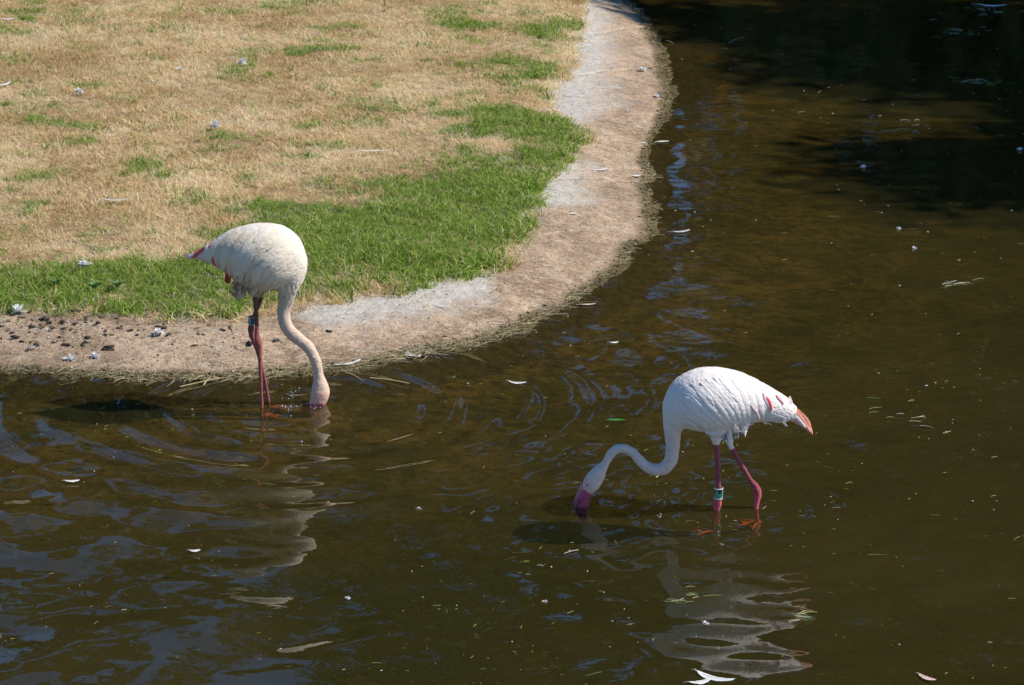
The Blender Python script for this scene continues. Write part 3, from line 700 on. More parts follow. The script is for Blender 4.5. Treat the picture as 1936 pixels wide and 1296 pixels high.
for k, (a, w_, dy, t) in enumerate([([(1494,772),(1512,784),(1526,802),(1536,822)],.030,0,(.88,.33,.22)),([(1496,776),(1511,789),(1523,806),(1533,818)],.028,-.012,(.90,.42,.30)),([(1494,781),(1507,792),(1517,803),(1523,809)],.022,-.02,(.86,.68,.60)),([(1492,785),(1504,796),(1513,804)],.024,.02,(.88,.45,.38)),([(1497,774),(1515,787),(1527,800),(1531,812)],.03,.014,(.85,.35,.25))]):
    C = catmull(a, 4); V = []; F = []
    for i, c in enumerate(C):
        t_ = i/(len(C)-1); d = C[min(i+1, len(C)-1)]-C[max(i-1, 0)]; d /= np.linalg.norm(d); n_ = np.array([d[1], -d[0]]); ww = w_/2/mR*(1-.0*t_)*math.sqrt(max(.01, 1-t_**2.2))
        for e in (-1, -.5, 0, .5, 1):
            q = c+n_*ww*e; V.append(R.p(q[0], q[1], dy-.004*(1-e*e)))
    for i in range(len(C)-1):
        for j in range(4): a_ = i*5+j; F.append((a_, a_+1, a_+6, a_+5))
    tl.append((V, F)); tt += [t]*len(V)
V, F = merge(tl); R.part('tail', V, F, M_pl, tt)

# ---- left bird, facing right, head under
Yl = (BL['leg'].y+BL['leg2'].y)/2
Lb = Bird((BL['leg'].x, Yl, 0), Yl, 'cream-coloured flamingo standing by the bank on the left, its bill wholly under water')
TS = [((352,484.5),(352,490),.006),((372,474),(375,491),.02),((395,460),(398,499),.045),((415,447),(420,511),.07),((435,436),(438,523),.095),((460,428),(456,536),.12),((487,424),(480,546),.138),
      ((515,424),(500,549),.143),((540,431),(512,548),.138),((562,447),(519,548),.12),((575,471),(523,549),.10),((581,498),(525,551),.082),((576,526),(526,556),.064),((563,550),(525.5,564),.045)]
NK = [(539.5,574,13.6),(536,593,12.3),(540,614,12),(552,631,11.6),(568,644,11),(583,657,10.6),(594,676,10.2),(600,697,9.6),(603,714,10.2),(605.5,728,14.5),(605.5,742,17.8),(602,755,17),(596,766,13),(588,773,9)]
secs = [Lb.sec(*q) for q in TS]+Lb.necksecs(NK, 1)
Lb.bvh_of(secs[:15]); body = loft(secs)
y1 = BL['leg'].y; y2 = BL['leg2'].y; fz = -.045
L1 = leg(Lb, [(481,548,Yl-.03,.012),(483,570,Yl-.035,.0115),(485,600,y1+.02,.0105),(486,630,y1+.01,.0115),(488,645,y1,.0165),(490,655,y1,.0165),(491,672,y1,.0115),(492.5,700,y1,.0088),(494,740,y1,.0086)]); f1 = Vector((aty(495, 772, y1).x, y1-.005, fz)); L1.append((*f1, .009))
L2 = leg(Lb, [(497,546,Yl+.04,.012),(491,570,Yl+.045,.0115),(483,592,y2-.01,.0105),(477,608,y2,.0112),(474.5,622,y2,.0165),(477,636,y2,.0155),(484,655,y2,.0105),(494,690,y2,.0088),(502,725,y2,.0086)]); f2 = Vector((aty(509, 758, y2).x, y2, fz+.005)); L2.append((*f2, .009))
T1 = tube(leg(Lb, [(478,525,Yl-.03,.06),(480,540,Yl-.03,.035),(482,555,Yl-.035,.016),(482,560,Yl-.035,.011)]), 16); T2 = tube(leg(Lb, [(490,525,Yl+.03,.055),(496,543,Yl+.04,.028),(495,552,Yl+.04,.015)]), 16)
me = Lb.setbody([body, T1, T2, tube(L1), tube(L2)])
roughen(me); P = vco(me)+Lb.off; px_, py_ = proj(P[:, 0], P[:, 1], P[:, 2])
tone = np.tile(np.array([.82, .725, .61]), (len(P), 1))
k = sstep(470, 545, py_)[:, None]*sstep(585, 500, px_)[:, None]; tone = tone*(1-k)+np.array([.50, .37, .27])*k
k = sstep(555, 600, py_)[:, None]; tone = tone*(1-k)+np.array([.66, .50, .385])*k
k = (sstep(407, 395, px_))[:, None]; tone = tone*(1-k)+np.array([.80, .66, .60])*k; k = (sstep(402, 398, px_)*sstep(364, 368, px_)*sstep(3, -2, py_-(491-(px_-352)*.42)))[:, None]; tone = tone*(1-k)+np.array([.66, .13, .12])*k
k = (sstep(362, 353, px_))[:, None]; tone = tone*(1-k)+np.array([.8, .7, .7])*k
k = sstep(722, 755, py_)[:, None]*(px_ > 560)[:, None]; tone = tone*(1-k)+np.array([.70, .42, .32])*k
k = sstep(762, 766, py_)[:, None]*(px_ > 560)[:, None]; tone = tone*(1-k)+np.array([.60, .10, .22])*k
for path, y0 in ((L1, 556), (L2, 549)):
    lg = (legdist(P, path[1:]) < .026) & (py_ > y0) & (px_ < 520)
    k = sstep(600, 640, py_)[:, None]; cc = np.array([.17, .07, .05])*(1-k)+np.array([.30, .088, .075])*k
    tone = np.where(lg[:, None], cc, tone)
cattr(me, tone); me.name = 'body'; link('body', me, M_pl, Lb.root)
V, F = loft(Lb.necksecs([(602,764,10,1.),(592,768,9.5,1.),(581,771,8,.9),(571,775,5.5,.8)], 1), 18, 5); Lb.part('bill', V, F, M_bill, (.62, .10, .24))
webfoot(Lb, f1, math.radians(15), .095, (.72, .22, .20)); webfoot(Lb, f2, math.radians(8), .095, (.72, .22, .20))
band(Lb, aty(476.5, 606, y2), (.12, 0, 1), .0190, .036, (-1.0,))
CR = (.83, .70, .53); CS = (.74, .60, .42)  # cream feather tones, warmed to carry light bounced up from the mud
LONG_L = [([(425,440),(408,448),(394,462),(385,480)],.032,.001,.003,CR),([(398,458),(386,468),(374,480),(362,487)],.026,.001,.002,(.70,.14,.14)),([(436,437),(415,450),(402,470),(398,492)],.036,.002,.006,CR),([(404,478),(406,490),(412,502)],.020,.004,.006,(.66,.14,.12)),
 ([(448,433),(425,450),(413,475),(413,503)],.034,.003,.008,CS),([(460,430),(437,452),(425,480),(424,512)],.036,.004,.010,CR),([(428,508),(432,517),(427,527)],.024,.004,.008,(.70,.14,.10)),
 ([(474,428),(450,452),(438,484),(437,520)],.036,.006,.012,CS),([(488,430),(464,454),(450,488),(448,524)],.036,.008,.014,CR),([(502,436),(478,460),(463,492),(458,526)],.036,.009,.015,CR),
 ([(515,446),(492,468),(476,498),(470,528)],.034,.009,.014,CS),([(528,460),(506,480),(490,506),(482,532)],.034,.008,.012,CR),([(538,478),(518,496),(502,518),(494,538)],.030,.006,.010,CS)]
Lb.turn = -1
def small_L(r):
    out = []
    for row in range(9):
        for c in range(13):
            u = c/12; v = row/8
            x = 563-u*88+v*0+r.uniform(-3, 3); y = 450+v*64-14*math.sin(u*3.1)*(1-v)+r.uniform(-3, 3)
            if v > .6 and u > .7: continue
            ang = 180-(14+24*u+20*v)+r.uniform(-7, 7); l_ = .002+.003*u+.003*r.random(); out.append((x+r.uniform(-5, 5), y+r.uniform(-4, 4), ang+r.uniform(-6, 6), r.uniform(28, 50), r.uniform(.014, .028), l_, l_+.0028+.0015*r.random()))
    for k in range(22):
        x = 531+r.uniform(0, 40); y = 533+r.uniform(0, 16)-.25*(x-531); out.append((x, y, r.uniform(88, 118)+.25*(x-550), r.uniform(12, 20), r.uniform(.010, .018), .001, .007, 1))
    for k in range(26):
        x = 540-r.uniform(0, 80); y = 512+r.uniform(0, 28); out.append((x, y, 180-r.uniform(5, 35), r.uniform(20, 34), .022, .002, .007))
    return out
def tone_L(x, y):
    k = min(1, max(0, (y-470)/70))*min(1, max(0, (560-x)/50)); return tuple(a*(1-k)+c*k for a, c in zip((.84, .73, .58), (.60, .44, .28)))  # flank tones, bounce from the mud mixed into the cream
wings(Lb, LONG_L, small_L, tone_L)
lst = []
for k in range(14): lst.append(wispy(358+rr.uniform(-2, 8), 483+rr.uniform(-3, 5), math.pi-rr.uniform(-.5, .5), rr.uniform(6, 13), 2.5, Lb, rr.uniform(-.01, .01), k))
for k in range(16): 
    x = 452+rr.uniform(0, 50); lst.append(wispy(x, 530+.25*(x-452)+rr.uniform(-4, 4), math.pi-rr.uniform(.5, 1.4), rr.uniform(8, 15), 2.6, Lb, rr.uniform(-.07, .05), k))
V, F = merge(lst); Lb.part('downy_plumes', V, F, M_dn, (.66, .48, .33))['kind'] = 'stuff'

# ------------------------------------------------------------------ trees round the pond (seen mirrored in the water, and by their shade)
m = NT('leaves'); p = m.pos(); n = m.noise(p, .9, 4, .6); oi = m.n('ObjectInfo').outputs['Random']; b = m.attr('leaf').outputs['Fac']
c = m.mix(b, (.030, .048, .012), (.075, .105, .028)); c = m.mix(m.ramp(n, [(.35, 0), (.65, .6)]), c, (.09, .085, .03))
M_leaf = m.done(m.bsdf(c, .6, None, .3))
m = NT('bark'); p = m.pos(); n = m.noise(m.vscale(p, (6, 6, 1.2)), 2, 5, .7)
M_bark = m.done(m.bsdf(m.mix(n, (.035, .025, .016), (.13, .10, .07)), .9, m.bump(n, .8, .05), .1))
def crown_mesh(seed, H0, H1, R0, n, shape, leaf=.34):
    r = np.random.default_rng(seed); cl = []
    for k in range(64):
        t = r.random()**.8; zz = H0+(H1-H0)*t
        rad = R0*(shape(t)); a = r.uniform(0, 6.28); q = rad*math.sqrt(r.random())*.95
        cl.append((q*math.cos(a), q*math.sin(a), zz, R0*r.uniform(.22, .42)*(.6+.5*shape(t))))
    cl = np.array(cl); idx = r.integers(0, len(cl), n); d = r.normal(size=(n, 3)); d /= np.linalg.norm(d, axis=1)[:, None]
    P = cl[idx, :3]+d*cl[idx, 3:4]*(r.random((n, 1))**.4)*np.array([1, 1, .8])
    a = r.normal(size=(n, 3)); a /= np.linalg.norm(a, axis=1)[:, None]; b = np.cross(a, r.normal(size=(n, 3))); b /= np.linalg.norm(b, axis=1)[:, None]
    s = leaf*r.uniform(.5, 1.2, (n, 1)); V = np.stack([P-a*s*.5, P+b*s*.28, P+a*s*.5, P-b*s*.28], axis=1).reshape(-1, 3)
    me = fastmesh('crown', V, np.arange(4*n).reshape(n, 4)); fattr(me, 'leaf', np.repeat(r.random(n), 4)); me.materials.append(M_leaf); return me, cl
def trunk_mesh(H0, H1, R0, cl, seed):
    r = random.Random(seed); parts = [tube([(0, 0, -.3, R0*1.5), (0.05, 0, .6, R0), (.1, .1, H0, R0*.8), (0, .1, (H0+H1)/2, R0*.5), (0, 0, H1*.93, R0*.15)], 10, 4)]
    for q in cl[::5]:
        z0 = max(H0*.7, q[2]-2.2-r.random()); f = 1-.75*(z0/H1)
        parts.append(tube([(.05, .05, z0, R0*.42*f), (q[0]*.5, q[1]*.5, (z0+q[2])/2+.2, R0*.26*f), (q[0], q[1], q[2], R0*.08)], 6, 3))
    V, F = merge(parts); me = mesh('trunk', V, F); me.materials.append(M_bark); me.polygons.foreach_set('use_smooth', [True]*len(me.polygons)); return me
round_ = lambda t: math.sqrt(max(.05, 1-(2*t-.9)**2*.85)); cone = lambda t: max(.08, 1-t*.95); col_ = lambda t: .35+.65*math.sin(math.pi*min(1, .15+t*.85))
kinds = {}
for nm, args in dict(broad=(1, 1.2, 13, 4.6, 19000, round_, .5), oak=(2, 1.0, 10, 4.4, 17000, round_, .48), conifer=(3, .5, 19, 4.2, 20000, col_, .55), slim=(4, 2.2, 17.5, 1.9, 5200, col_, .4), open=(5, 2.5, 16.5, 4.2, 15000, round_, .5), shade=(6, 4.6, 10.2, 2.9, 10500, round_, .34)).items():
    cm, cl = crown_mesh(*args); kinds[nm] = (cm, trunk_mesh(args[1], args[2], .26, cl, args[0]))
def tree(kind, x, y, rz, s, label):
    o = bpy.data.objects.new('tree', None); COL.objects.link(o); o.location = (x, y, .08); o.rotation_euler = (0, 0, rz); o.scale = (s, s, s)
    tag(o, label, 'tree', 'trees standing round the pond')
    for nm, me in zip(('crown', 'trunk'), kinds[kind]):
        c = bpy.data.objects.new(nm, me); COL.objects.link(c); c.parent = o
tree('broad', -15, 52, .3, .86, 'broad low tree far beyond the lawn, leftmost of the far trees')
tree('oak', -11.6, 50, 1.9, .92, 'dense bushy tree left of the slim dark one beyond the lawn')
tree('slim', -7.3, 49, .8, 1.08, 'slim open tree whose dark mirror image falls in the lower left water')
tree('slim', -9.4, 53, 2.8, .9, 'second slim open tree, standing just left of the first')
tree('oak', -6.2, 54, 2.9, 1.04, 'rounded tree just right of the slim trees beyond the lawn')
tree('broad', -3.4, 51, 4.0, 1.12, 'broad tree behind the top of the lawn, left of the gap to the sky')
tree('oak', 2.3, 56, 5.0, .72, 'low bush-like tree filling the foot of the gap')
tree('shade', 2.4, 56, .9, 3.0, 'high-crowned tree standing behind the gap')
tree('conifer', 7.0, 49, 1.2, .95, 'narrow tall evergreen just right of the gap')
tree('slim', 4.9, 53, 1.1, 1.0, 'slim leafy tree touching the right side of the gap')
tree('slim', 5.9, 56, 3.1, 1.05, 'slim tree half hidden behind the narrow evergreen')
tree('oak', 9.0, 56, 1.1, 1.2, 'dense rounded tree filling in behind the narrow evergreen')
tree('conifer', 9.0, 51, 2.2, 1.12, 'tall dark conifer standing at the far end of the pond')
tree('conifer', 12.0, 49, 5.1, 1.2, 'tallest dark conifer at the far end of the pond')
tree('open', 15.5, 50, .5, 1.35, 'tall loose-crowned tree to the right of the conifers')
tree('broad', 19.5, 47, .5, 1.4, 'broad dark tree at the far right end of the pond')
tree('shade', 13.0, 21.4, 3.1, .88, 'smaller shade tree between its two taller neighbours on the right bank')
tree('shade', 13.2, 23.6, .4, 1.05, 'round-crowned tree on the right bank casting shade over the far water')
tree('shade', 15.4, 28.2, 2.4, 1.1, 'second shade tree on the right bank, further along the pond')
tree('shade', 11.4, 18.9, 4.0, .8, 'small round tree on the right bank nearest the camera')

# ------------------------------------------------------------------ small matter on the bank and on the water
def bit_mat(name, rough=.8):
    m = NT(name); c = m.attr('tone').outputs['Color']; p = m.pos(); n = m.noise(p, 90, 4, .6)
    return m.done(m.bsdf(m.mix(m.ramp(n, [(.3, .5), (.6, 0)]), c, m.mix(1., c, (.6, .55, .5), 'MULTIPLY')), rough, None, .25))
M_bit = bit_mat('litter', .85); M_float = bit_mat('floating_bits', .5)
def lump(c, r, seed, flat=.6):
    g = random.Random(seed); bm = bmesh.new(); bmesh.ops.create_icosphere(bm, subdivisions=1, radius=1)
    sx, sy = g.uniform(.6, 2.0), g.uniform(.5, 1.1); a = g.uniform(0, 6.28)
    V = []
    for v in bm.verts:
        k = g.uniform(.45, 1.3); x, y, z = v.co.x*sx*k, v.co.y*sy*k, v.co.z*flat*k; V.append((c[0]+r*(x*math.cos(a)-y*math.sin(a)), c[1]+r*(x*math.sin(a)+y*math.cos(a)), c[2]+r*z*1.0+r*flat*.5))
    F = [tuple(q.index for q in f.verts) for f in bm.faces]; bm.free(); return V, F
def stem(c, ang, L, w, seed, bend=.3, up=.004, slope=None, zf=None):
    g = random.Random(seed); V = []; F = []; n = 4; b_ = g.uniform(-bend, bend); x, y = c[0], c[1]
    for i in range(n+1):
        a = ang+b_*i; ww = w*(1-.7*i/n)/2; zz = (zf(x, y) if zf else c[2])+up*math.sin(math.pi*i/n)+.002
        V += [(x-math.sin(a)*ww, y+math.cos(a)*ww, zz), (x, y, zz+w*.3), (x+math.sin(a)*ww, y-math.cos(a)*ww, zz)]; x += math.cos(a)*L/n; y += math.sin(a)*L/n
    for i in range(n):
        for k in range(2): a = i*3+k; F.append((a, a+1, a+4, a+3))
    return V, F
def joined(name, items, mat, label, cat, smooth=False):
    V = []; F = []; T = []
    for (v, f), t in items:
        k = len(V); V += [tuple(q) for q in v]; F += [tuple(i+k for i in q) for q in f]; T += [t]*len(v)
    me = mesh(name, V, F); cattr(me, T); return tag(link(name, me, mat, None, smooth), label, cat, kind='stuff')
g = random.Random(21); items = []
for k in range(3600):       # mud crumbs and droppings: thick on the left, sparse elsewhere, and along the wet margin
    q = g.random()
    if q < .2: s, t, r = min(5.5, .9+abs(g.gauss(0, 2.1))), min(1.02, max(.05, g.gauss(.74, .2))), .0025+.012*g.random()**3
    elif q < .6: s, t, r = g.uniform(.9, 26), g.uniform(.12, .98), g.uniform(.0015, .005)
    else: s, t, r = g.uniform(.9, 26), abs(g.gauss(.02, .06)), g.uniform(.004, .012)
    c = on_kerb(s, t)[0]; d = g.random()
    col = (.05, .04, .03) if d < .5 else (.13, .095, .06) if d < .8 else (.33, .26, .2) if d < .93 else (.5, .48, .45)
    if t < .12: col = (.09, .07, .025) if d < .7 else (.20, .16, .06)
    items.append((lump(c, r, k, .5), col))
joined('mud_crumbs', items, M_bit, 'scattered crumbs of dark mud and droppings on the bare pond edge', 'mud crumbs')
items = []
for k in range(5200):
    q = g.random()
    if q < .55: s, t, L = g.uniform(.9, 26), g.uniform(.02, 1.0), g.uniform(.015, .06)
    elif q < .85:
        s, t, L = g.uniform(.9, 26), abs(g.gauss(.04, .06)), g.uniform(.02, .08)
        if g.random() > float(vnoise(np.array([s*2.7]), np.array([4.]))[0])*1.5-.15: continue
    else: s, t, L = g.uniform(3.5, 12), abs(g.gauss(.03, .09)), g.uniform(.05, .14)
    c = on_kerb(s, t)[0]; zf = None
    col = g.choice([(.52, .42, .26), (.40, .30, .16), (.60, .52, .36), (.22, .16, .08), (.24, .25, .09)])
    items.append((stem(c+np.array([0, 0, .003]), g.uniform(0, 6.28), L, g.uniform(.0018, .0042), k, .35, .006), col))
joined('straw_litter', items, M_bit, 'thin bits of dry straw strewn over the sloping pond edge', 'straw')
items = []
wr = np.random.default_rng(8)
for k in range(2600):
    px = wr.uniform(0, 1936); py = wr.uniform(0, 1296)
    if px > 1900 or True:
        pass
    c = atz(px, py)
    if not inside(POND[::2], np.array([c.x]), np.array([c.y]))[0]: continue
    dens = np.interp(py, [0, 400, 800, 1296], [.75, .6, .55, .45])*np.clip((vnoise(np.array([c.x*1.3]), np.array([c.y*.9]))[0])*2, .2, 1.6)
    if wr.random() > dens: continue
    d = wr.random(); e = wr.random(); Sz = np.interp(c.y, [10, 25], [.0035, .0095])
    if d < .38: items.append((lump((c.x, c.y, -.001), Sz*wr.uniform(.5, 1.15), k, .3), (.72, .70, .66) if e < .45 else (.38, .32, .16) if e < .8 else (.13, .09, .04)))
    else: items.append((stem((c.x, c.y, .0), wr.uniform(0, 6.28), .010*math.exp(wr.normal(.35, .6))*(.6+c.y/20), wr.uniform(.0015, .0045), k, .12, .001), (.30, .28, .09) if e < .5 else (.24, .15, .06) if e < .75 else (.19, .27, .06) if e < .9 else (.55, .50, .38)))
for (px, py, n_, sx, sy) in [(1840, 155, 26, 60, 8), (1860, 20, 18, 50, 12), (1810, 60, 20, 60, 10), (1700, 245, 16, 60, 14), (1800, 537, 16, 30, 8), (1510, 1165, 16, 20, 14), (1030, 1070, 7, 90, 40), (1650, 790, 12, 120, 30), (1300, 1130, 12, 60, 20)]:
    for k in range(n_):
        c = atz(px+wr.normal(0, sx/2), py+wr.normal(0, sy/2)); e = wr.random()
        items.append((stem((c.x, c.y, .0), wr.uniform(-.6, .6), wr.uniform(.02, .08), .004, k, .15, .003), (.42, .42, .14) if e < .4 else (.60, .58, .50) if e < .7 else (.20, .30, .07)))
joined('floating_debris', items, M_float, 'tiny seeds, stalks and scraps drifting all over the pond surface', 'floating debris')

# larger clods on the bare mud, left
CL = [(58,662,.026,(.30,.29,.27)),(68,655,.018,(.04,.035,.03)),(160,650,.020,(.05,.04,.03)),(165,640,.014,(.05,.04,.03)),(208,658,.016,(.06,.05,.045)),(196,662,.013,(.05,.04,.035)),(140,592,.024,(.045,.035,.03)),
 (85,606,.020,(.05,.04,.03)),(92,612,.016,(.05,.04,.03)),(118,610,.015,(.05,.04,.03)),(318,634,.015,(.06,.05,.05)),(130,655,.014,(.07,.06,.05)),(30,640,.018,(.08,.065,.05)),(186,613,.014,(.09,.06,.06)),(60,620,.015,(.05,.04,.03)),(302,632,.011,(.1,.08,.07)),(620,628,.015,(.08,.07,.06)),(395,600,.018,(.05,.04,.03)),(472,652,.018,(.03,.025,.02)),(522,645,.016,(.09,.08,.075))]
CLAB = ['grey-white dropping, largest lump on the bare mud at the far left', 'dark clod touching the grey-white dropping at the far left', 'upper dark clod of the pair on the mud, nearest the pale down tuft',
 'lower dark clod of the pair above the bright white down tuft', 'dark clod at the right end of the clump on the left mud', 'small clod just left of the one ending the clump', 'biggest dark clod at the turf edge under the weeds',
 'dark clod left of the biggest one below the turf edge', 'clod in the middle of the row below the turf edge, left', 'clod on the mud right below the biggest turf-edge clod', 'larger of two dark clods on the mud midway to the legs', 'dark clod just left of the pair above the bright down',
 'brown clod close to the left edge of the photo', 'reddish brown clod alone on the mud below the grass, left', 'dark clod midway between the left edge clod and the row', 'smaller of two clods on the mud midway to the legs', 'dark clod on the mud right of the standing flamingo neck',
 'flat dark clod at the grass edge left of the standing flamingo', 'black clod on the mud just left of the standing flamingo leg', 'grey clod between the standing flamingo legs and neck']
def kerb_hit(px, py):
    zz = .06
    for _ in range(14):
        c = atz(px, py, zz); dwx = -sdist(POND[::2], np.array([c.x]), np.array([c.y]))[0]; dgx = sdist(LAWN[::2], np.array([c.x]), np.array([c.y]))[0]
        if dgx > 0: nz = float(lawn_z(np.array([c.x]), np.array([c.y]), np.array([dgx]))[0])
        elif dwx < 0: nz = 0.
        else: t = dwx/(dwx-dgx); nz = float(kerb_z(np.array([c.x]), np.array([c.y]), np.array([t]), 0)[0])
        zz = .5*zz+.5*nz
    return atz(px, py, zz)
for i, (px, py, r, col) in enumerate(CL):
    c = kerb_hit(px, py); V, F = merge([lump((0, 0, 0), r, 50+i, .7), lump((r*.7, r*.3, 0), r*.6, 90+i, .7)])
    me = mesh('mud_clod', V, F); cattr(me, [col]*len(V)); o = link('mud_clod', me, M_bit); o.location = c
    tag(o, CLAB[i], 'clod', 'dark clods on the mud')

# ---- loose feathers
M_fe = feather_mat('shed_feather', .8)
def loose_feather(loc, ang, L, w, curl, label, tone=(.72, .71, .69), lie='ground', fluff=False):
    n = 14; V = []; F = []
    q = random.Random(len(label)*7+int(L*1000))
    for i in range(n+1):
        t = i/n; x = (t-.5)*L; y = curl*L*(t-.5)**2*2; z_ = .002+(.02*L*10)*(abs(t-.5)**2)*(.8 if lie == 'ground' else .4)+.004
        ww = w*.5*(0.06 if t < .12 else math.sin(math.pi*min(1, (t-.05)*.97))**.6+.02); ww *= q.uniform(.85, 1.15)*1.1
        for e in (-1, -.5, 0, .5, 1): V.append((x+abs(e)*ww*q.uniform(.1, .35), y+e*ww, z_-abs(e)*ww*.12*(-1 if fluff else 1)))
    for i in range(n):
        for k in range(4): a = i*5+k; F.append((a, a+1, a+6, a+5))
    me = mesh('vane', V, F); cattr(me, [tone]*len(V)); 
    o = bpy.data.objects.new('loose_feather', None); COL.objects.link(o); o.location = loc; o.rotation_euler = (0, 0, ang); tag(o, label, 'feather', 'shed white feathers')
    link('vane', me, M_fe, o)
    V, F = tube([(-L*.62, curl*L*.75, .003, .0011), (-L*.5, curl*L*.5, .007, .0011), (0, 0, .008, .0009), (L*.45, curl*L*.4, .010, .0004)], 5, 3)
    me = mesh('quill', V, F); cattr(me, [(.8, .74, .62)]*len(V)); link('quill', me, M_fe, o)
    return o
def down(loc, r, label, tone=(.85, .85, .84), seed=1):
    g = random.Random(seed); parts = []
    for k in range(46):
        a = g.uniform(0, 6.28); e = g.uniform(.05, 1.4); L = r*g.uniform(.6, 1.1); d = Vector((math.cos(a)*math.cos(e), math.sin(a)*math.cos(e), math.sin(e)*.8)); s = Vector((-math.sin(a), math.cos(a), 0))*r*.16
        V = [(-s*.5)[:], (s*.5)[:], (d*L*.6+s)[:], (d*L*.6-s)[:], (d*L)[:]]; parts.append((V, [(0, 1, 2, 3), (3, 2, 4)]))
    V, F = merge(parts); me = mesh('down_feather', V, F); cattr(me, [tone]*len(V)); o = link('down_feather', me, M_fe); o.location = loc
    return tag(o, label, 'feather', 'shed white feathers')
FE = [ # px, py, angle deg, length, width, curl, label
 (1345,1284,-35,.17,.034,.25,'large white feather floating at the bottom edge, right of centre'),
 (1322,1293,20,.09,.03,.3,'small curled white feather beside the large one at the bottom edge'),
 (1750,1284,-50,.09,.022,.1,'short white feather with a reddish end floating at the bottom right'),
 (1872,12,-15,.26,.05,.2,'broad pale feather floating in the dark water at the top right'),
 (655,690,32,.17,.028,.15,'long ragged white feather lying at the water\'s edge beside the lowered head'),
 (772,672,-60,.10,.035,.4,'curled white feather on the weedy water\'s edge, centre'),
 (790,676,50,.05,.018,.3,'tiny white feather beside the curled one at the water\'s edge'),
 (1250,269,15,.09,.03,-.5,'curled white feather at the waterline below the kerb bulge'),
 (1213,272,30,.06,.02,-.4,'thin white feather scrap left of the curled one at the waterline'),
 (705,296,8,.24,.018,-.25,'long thin white feather lying on the dry lawn'),
 (215,390,-5,.18,.022,.2,'grey-white feather lying on the dry grass left of the near flamingo'),
 (1082,184,-4,.13,.022,.15,'white feather with a pink stem on the pale concrete edge'),
 (1130,323,10,.13,.03,.3,'wispy white feather on the concrete edge beyond the green grass'),
 (1200,334,-10,.08,.03,.3,'white feather lying low on the slope near the far waterline'),
 (1080,406,20,.07,.022,.2,'small white feather on the earthy slope right of the green grass'),
 (1165,10,-30,.10,.03,.2,'white feather on the concrete edge at the very top'),
 (5,170,40,.16,.03,.4,'white feather at the left edge of the dry lawn'),
 (15,45,10,.12,.025,.2,'white feather in the top left corner of the lawn'),
 (832,582,-8,.05,.016,.1,'sliver of white feather on the pale concrete below the green grass'),
 (1287,440,18,.12,.025,.2,'grey feather drifting just off the bank bend'),
 (975,726,-20,.10,.024,.3,'pale feather floating inside the ripple rings, centre'),
 (1110,578,6,.09,.014,.0,'thin reddish-white feather at the water\'s edge below the bend'),
 (367,1044,0,.05,.022,.2,'small bright white feather floating in the lower left water'),
 (1160,650,4,.05,.02,.2,'pale feather scrap floating beyond the right flamingo'),
 (135,912,0,.07,.024,.1,'cream feather floating on the left among the ripples')]
for (px, py, a, L, w_, cu, lb) in FE:
    c = kerb_hit(px, py); wtr = inside(POND[::2], np.array([c.x]), np.array([c.y]))[0]
    if not wtr and py < 560 and px < 1000: c.z += .030
    c.z += .001; tn = (.80, .55, .5) if 'reddish' in lb else (.55, .55, .56) if 'grey' in lb.split()[0] else (.74, .73, .70)
    loose_feather(c, math.radians(a), L, w_, cu, lb, tn)
DN = [(408,248,.045,'bright white down feather lying on the dry lawn above the near flamingo'),(458,128,.042,'round white tuft of down on the upper lawn'),(150,183,.035,'small white down tuft on the lawn, upper left'),
 (35,592,.045,'fluffy white down at the grass edge at the far left'),(133,682,.032,'bright white down tuft on the mud at the left'),(180,676,.026,'pale down tuft right of the bright one on the mud'),(160,512,.035,'pale down tuft in the green grass at the left'),
 (300,632,.030,'white down tuft standing on the mud left of the legs'),(1215,133,.03,'white down tuft on the upper concrete slope'),(1240,184,.028,'white down tuft near the bulge of the far waterline'),(340,140,.022,'faint white down on the upper lawn, left of the round tuft'),
 (1699,434,.016,'white speck of down on the water, right of centre'),(1728,471,.016,'flat white speck of down on the dark water'),(1632,318,.022,'white tuft standing on the dark far water'),(1928,285,.024,'white tuft at the right edge of the far water'),
 (1334,1180,.012,'dot of down in the lower right water'),(657,1133,.012,'white dot of down in the lower middle water'),(792,964,.013,'white speck of down floating left of the magenta bill'),(1030,1140,.012,'white speck floating below the right flamingo')]
for i, (px, py, r, lb) in enumerate(DN):
    c = kerb_hit(px, py)
    if py < 560 and px < 1000: c.z += .026
    down(c, r*1.35, lb, (.85, .85, .85), i)

# ---- broad-leaved weeds in the green turf
M_weed = plain('weed_leaf', (.10, .22, .04), .5)
for i, (px, py, s, lb) in enumerate([(178,556,1.,'broad-leaved weed in the green turf at the far left'),(222,553,.9,'pale broad-leaved weed right of the first one in the turf'),(105,548,.8,'small broad-leaved weed at the left end of the green strip')]):
    c = kerb_hit(px, py); c.z += .01; o = bpy.data.objects.new('weed', None); COL.objects.link(o); o.location = c; tag(o, lb, 'weed', 'broad-leaved weeds'); g = random.Random(i)
    for k in range(9):
        a = k*.7+g.uniform(-.2, .2); L = .042*s*g.uniform(.7, 1.2); V = []; F = []
        for j in range(6):
            t = j/5; r_ = L*t; zz = .035*s*math.sin(t*1.9)+.01; ww = L*.26*math.sin(math.pi*min(1, t*.95+.03))
            for e in (-1, 0, 1): V.append((math.cos(a)*r_-math.sin(a)*ww*e, math.sin(a)*r_+math.cos(a)*ww*e, zz+abs(e)*.006))
        for j in range(5):
            for e in range(2): q = j*3+e; F.append((q, q+1, q+4, q+3))
        link('leaf', mesh('leaf', V, F), M_weed, o)
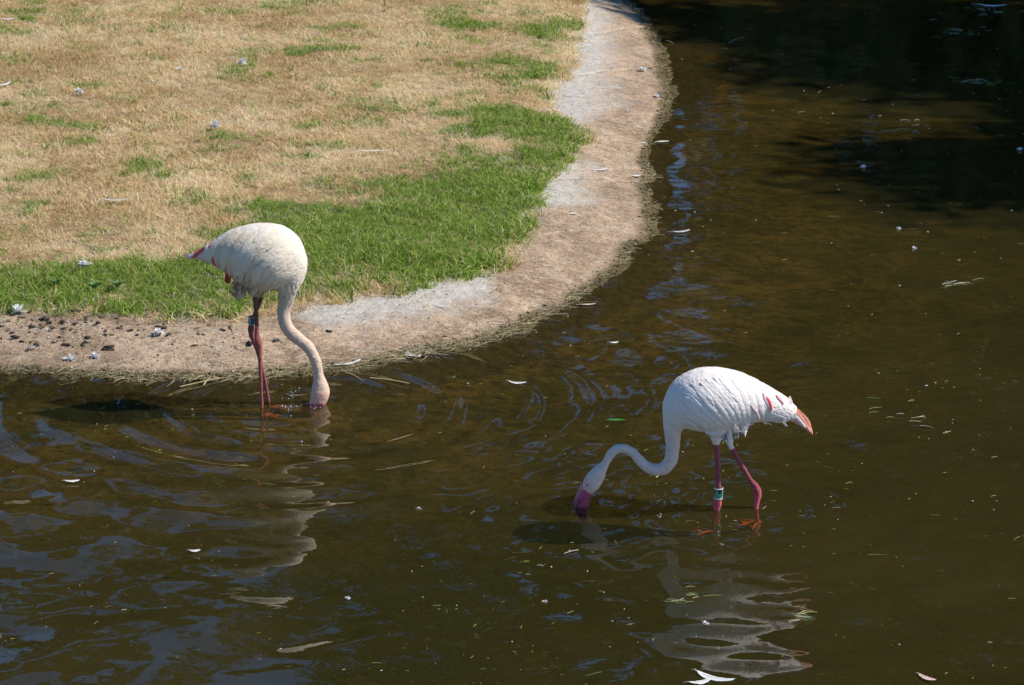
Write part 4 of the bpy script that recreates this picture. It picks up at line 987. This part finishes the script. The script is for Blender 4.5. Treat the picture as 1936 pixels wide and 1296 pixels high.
# ---- stalks lying in the shallows
ST = [((340,733),(445,715),'long yellow stalk lying at the water\'s edge left of the legs'),((385,730),(400,712),'short brown stalk crossing the yellow one at the water\'s edge'),((452,722),(492,706),'pale stalk at the water\'s edge behind the flamingo\'s feet'),
 ((1258,78),(1275,84),'short orange stalk floating off the top of the bank'),((1378,82),(1404,72),'pale stalk floating in the far water'),((205,692),(222,700),'thin dark twig in the shallows at the left'),((700,716),(772,728),'long pale leaf blade adrift beyond the ripples, centre'),((640,700),(690,722),'tan leaf blade drifting right of the lowered head'),
 ((1820,155),(1850,153),'yellow-green stalk in the dark far right water'),((1240,905),(1258,895),'grey sliver floating beside the neck loop')]
M_st = plain('dead_stalk', (.48, .38, .20), .7)
for i, (a, b, lb) in enumerate(ST):
    A = atz(*a); B = atz(*b); d = B-A; L = d.length; V, F = stem((0, 0, 0), 0, L, .008, i, .06, .006); me = mesh('stalk', V, F); o = link('stalk', me, M_st); o.location = A+Vector((0, 0, .002)); o.rotation_euler = (0, 0, math.atan2(d.y, d.x))
    tag(o, lb, 'stalk', 'stalks at the water')
# ---- leaf under the surface, dark stone
M_sub = plain('green_leaf', (.05, .22, .04), .5)
c = atz(1165, 805, -.02); V = []; F = []
for j in range(7):
    t = j/6; ww = .014*math.sin(math.pi*t)
    for e in (-1, 0, 1): V.append(((t-.5)*.10, ww*e, .004+abs(e)*.003))
for j in range(6):
    for e in range(2): q = j*3+e; F.append((q, q+1, q+4, q+3))
o = link('sunken_leaf', mesh('sunken_leaf', V, F), M_sub); o.location = c+Vector((0, 0, .022)); tag(o, 'green leaf adrift between the two flamingos, above the S-curved neck', 'leaf')
# ---- drops and bubbles
m = NT('water_drops'); M_drop = m.done(m.bsdf((.8, .85, .9), .05, None, 1., Transmission_Weight=.6, IOR=1.33))
items = []; g = random.Random(4)
for (px, py, n_, sx, sy, zr, rs) in [(550,745,28,16,14,.05,.0036),(545,770,22,26,5,.006,.004),(1083,966,8,3,5,.01,.004),(1250,975,8,6,5,.004,.0035),(1357,964,10,9,3,.004,.003),(1430,956,8,8,3,.006,.003),(600,770,12,18,3,.004,.003)]:
    for k in range(n_):
        c = atz(px+g.gauss(0, sx/2), py+g.gauss(0, sy/2), g.uniform(0, zr)); r = rs*g.uniform(.4, 1.1)
        bm = bmesh.new(); bmesh.ops.create_icosphere(bm, subdivisions=1, radius=r); V = [tuple(v.co+c) for v in bm.verts]; F = [tuple(q.index for q in f.verts) for f in bm.faces]; bm.free(); items.append(((V, F), (1, 1, 1)))
joined('water_drops', items, M_drop, 'splashing drops and bubbles round the flamingos\' legs and bills', 'water drops', True)
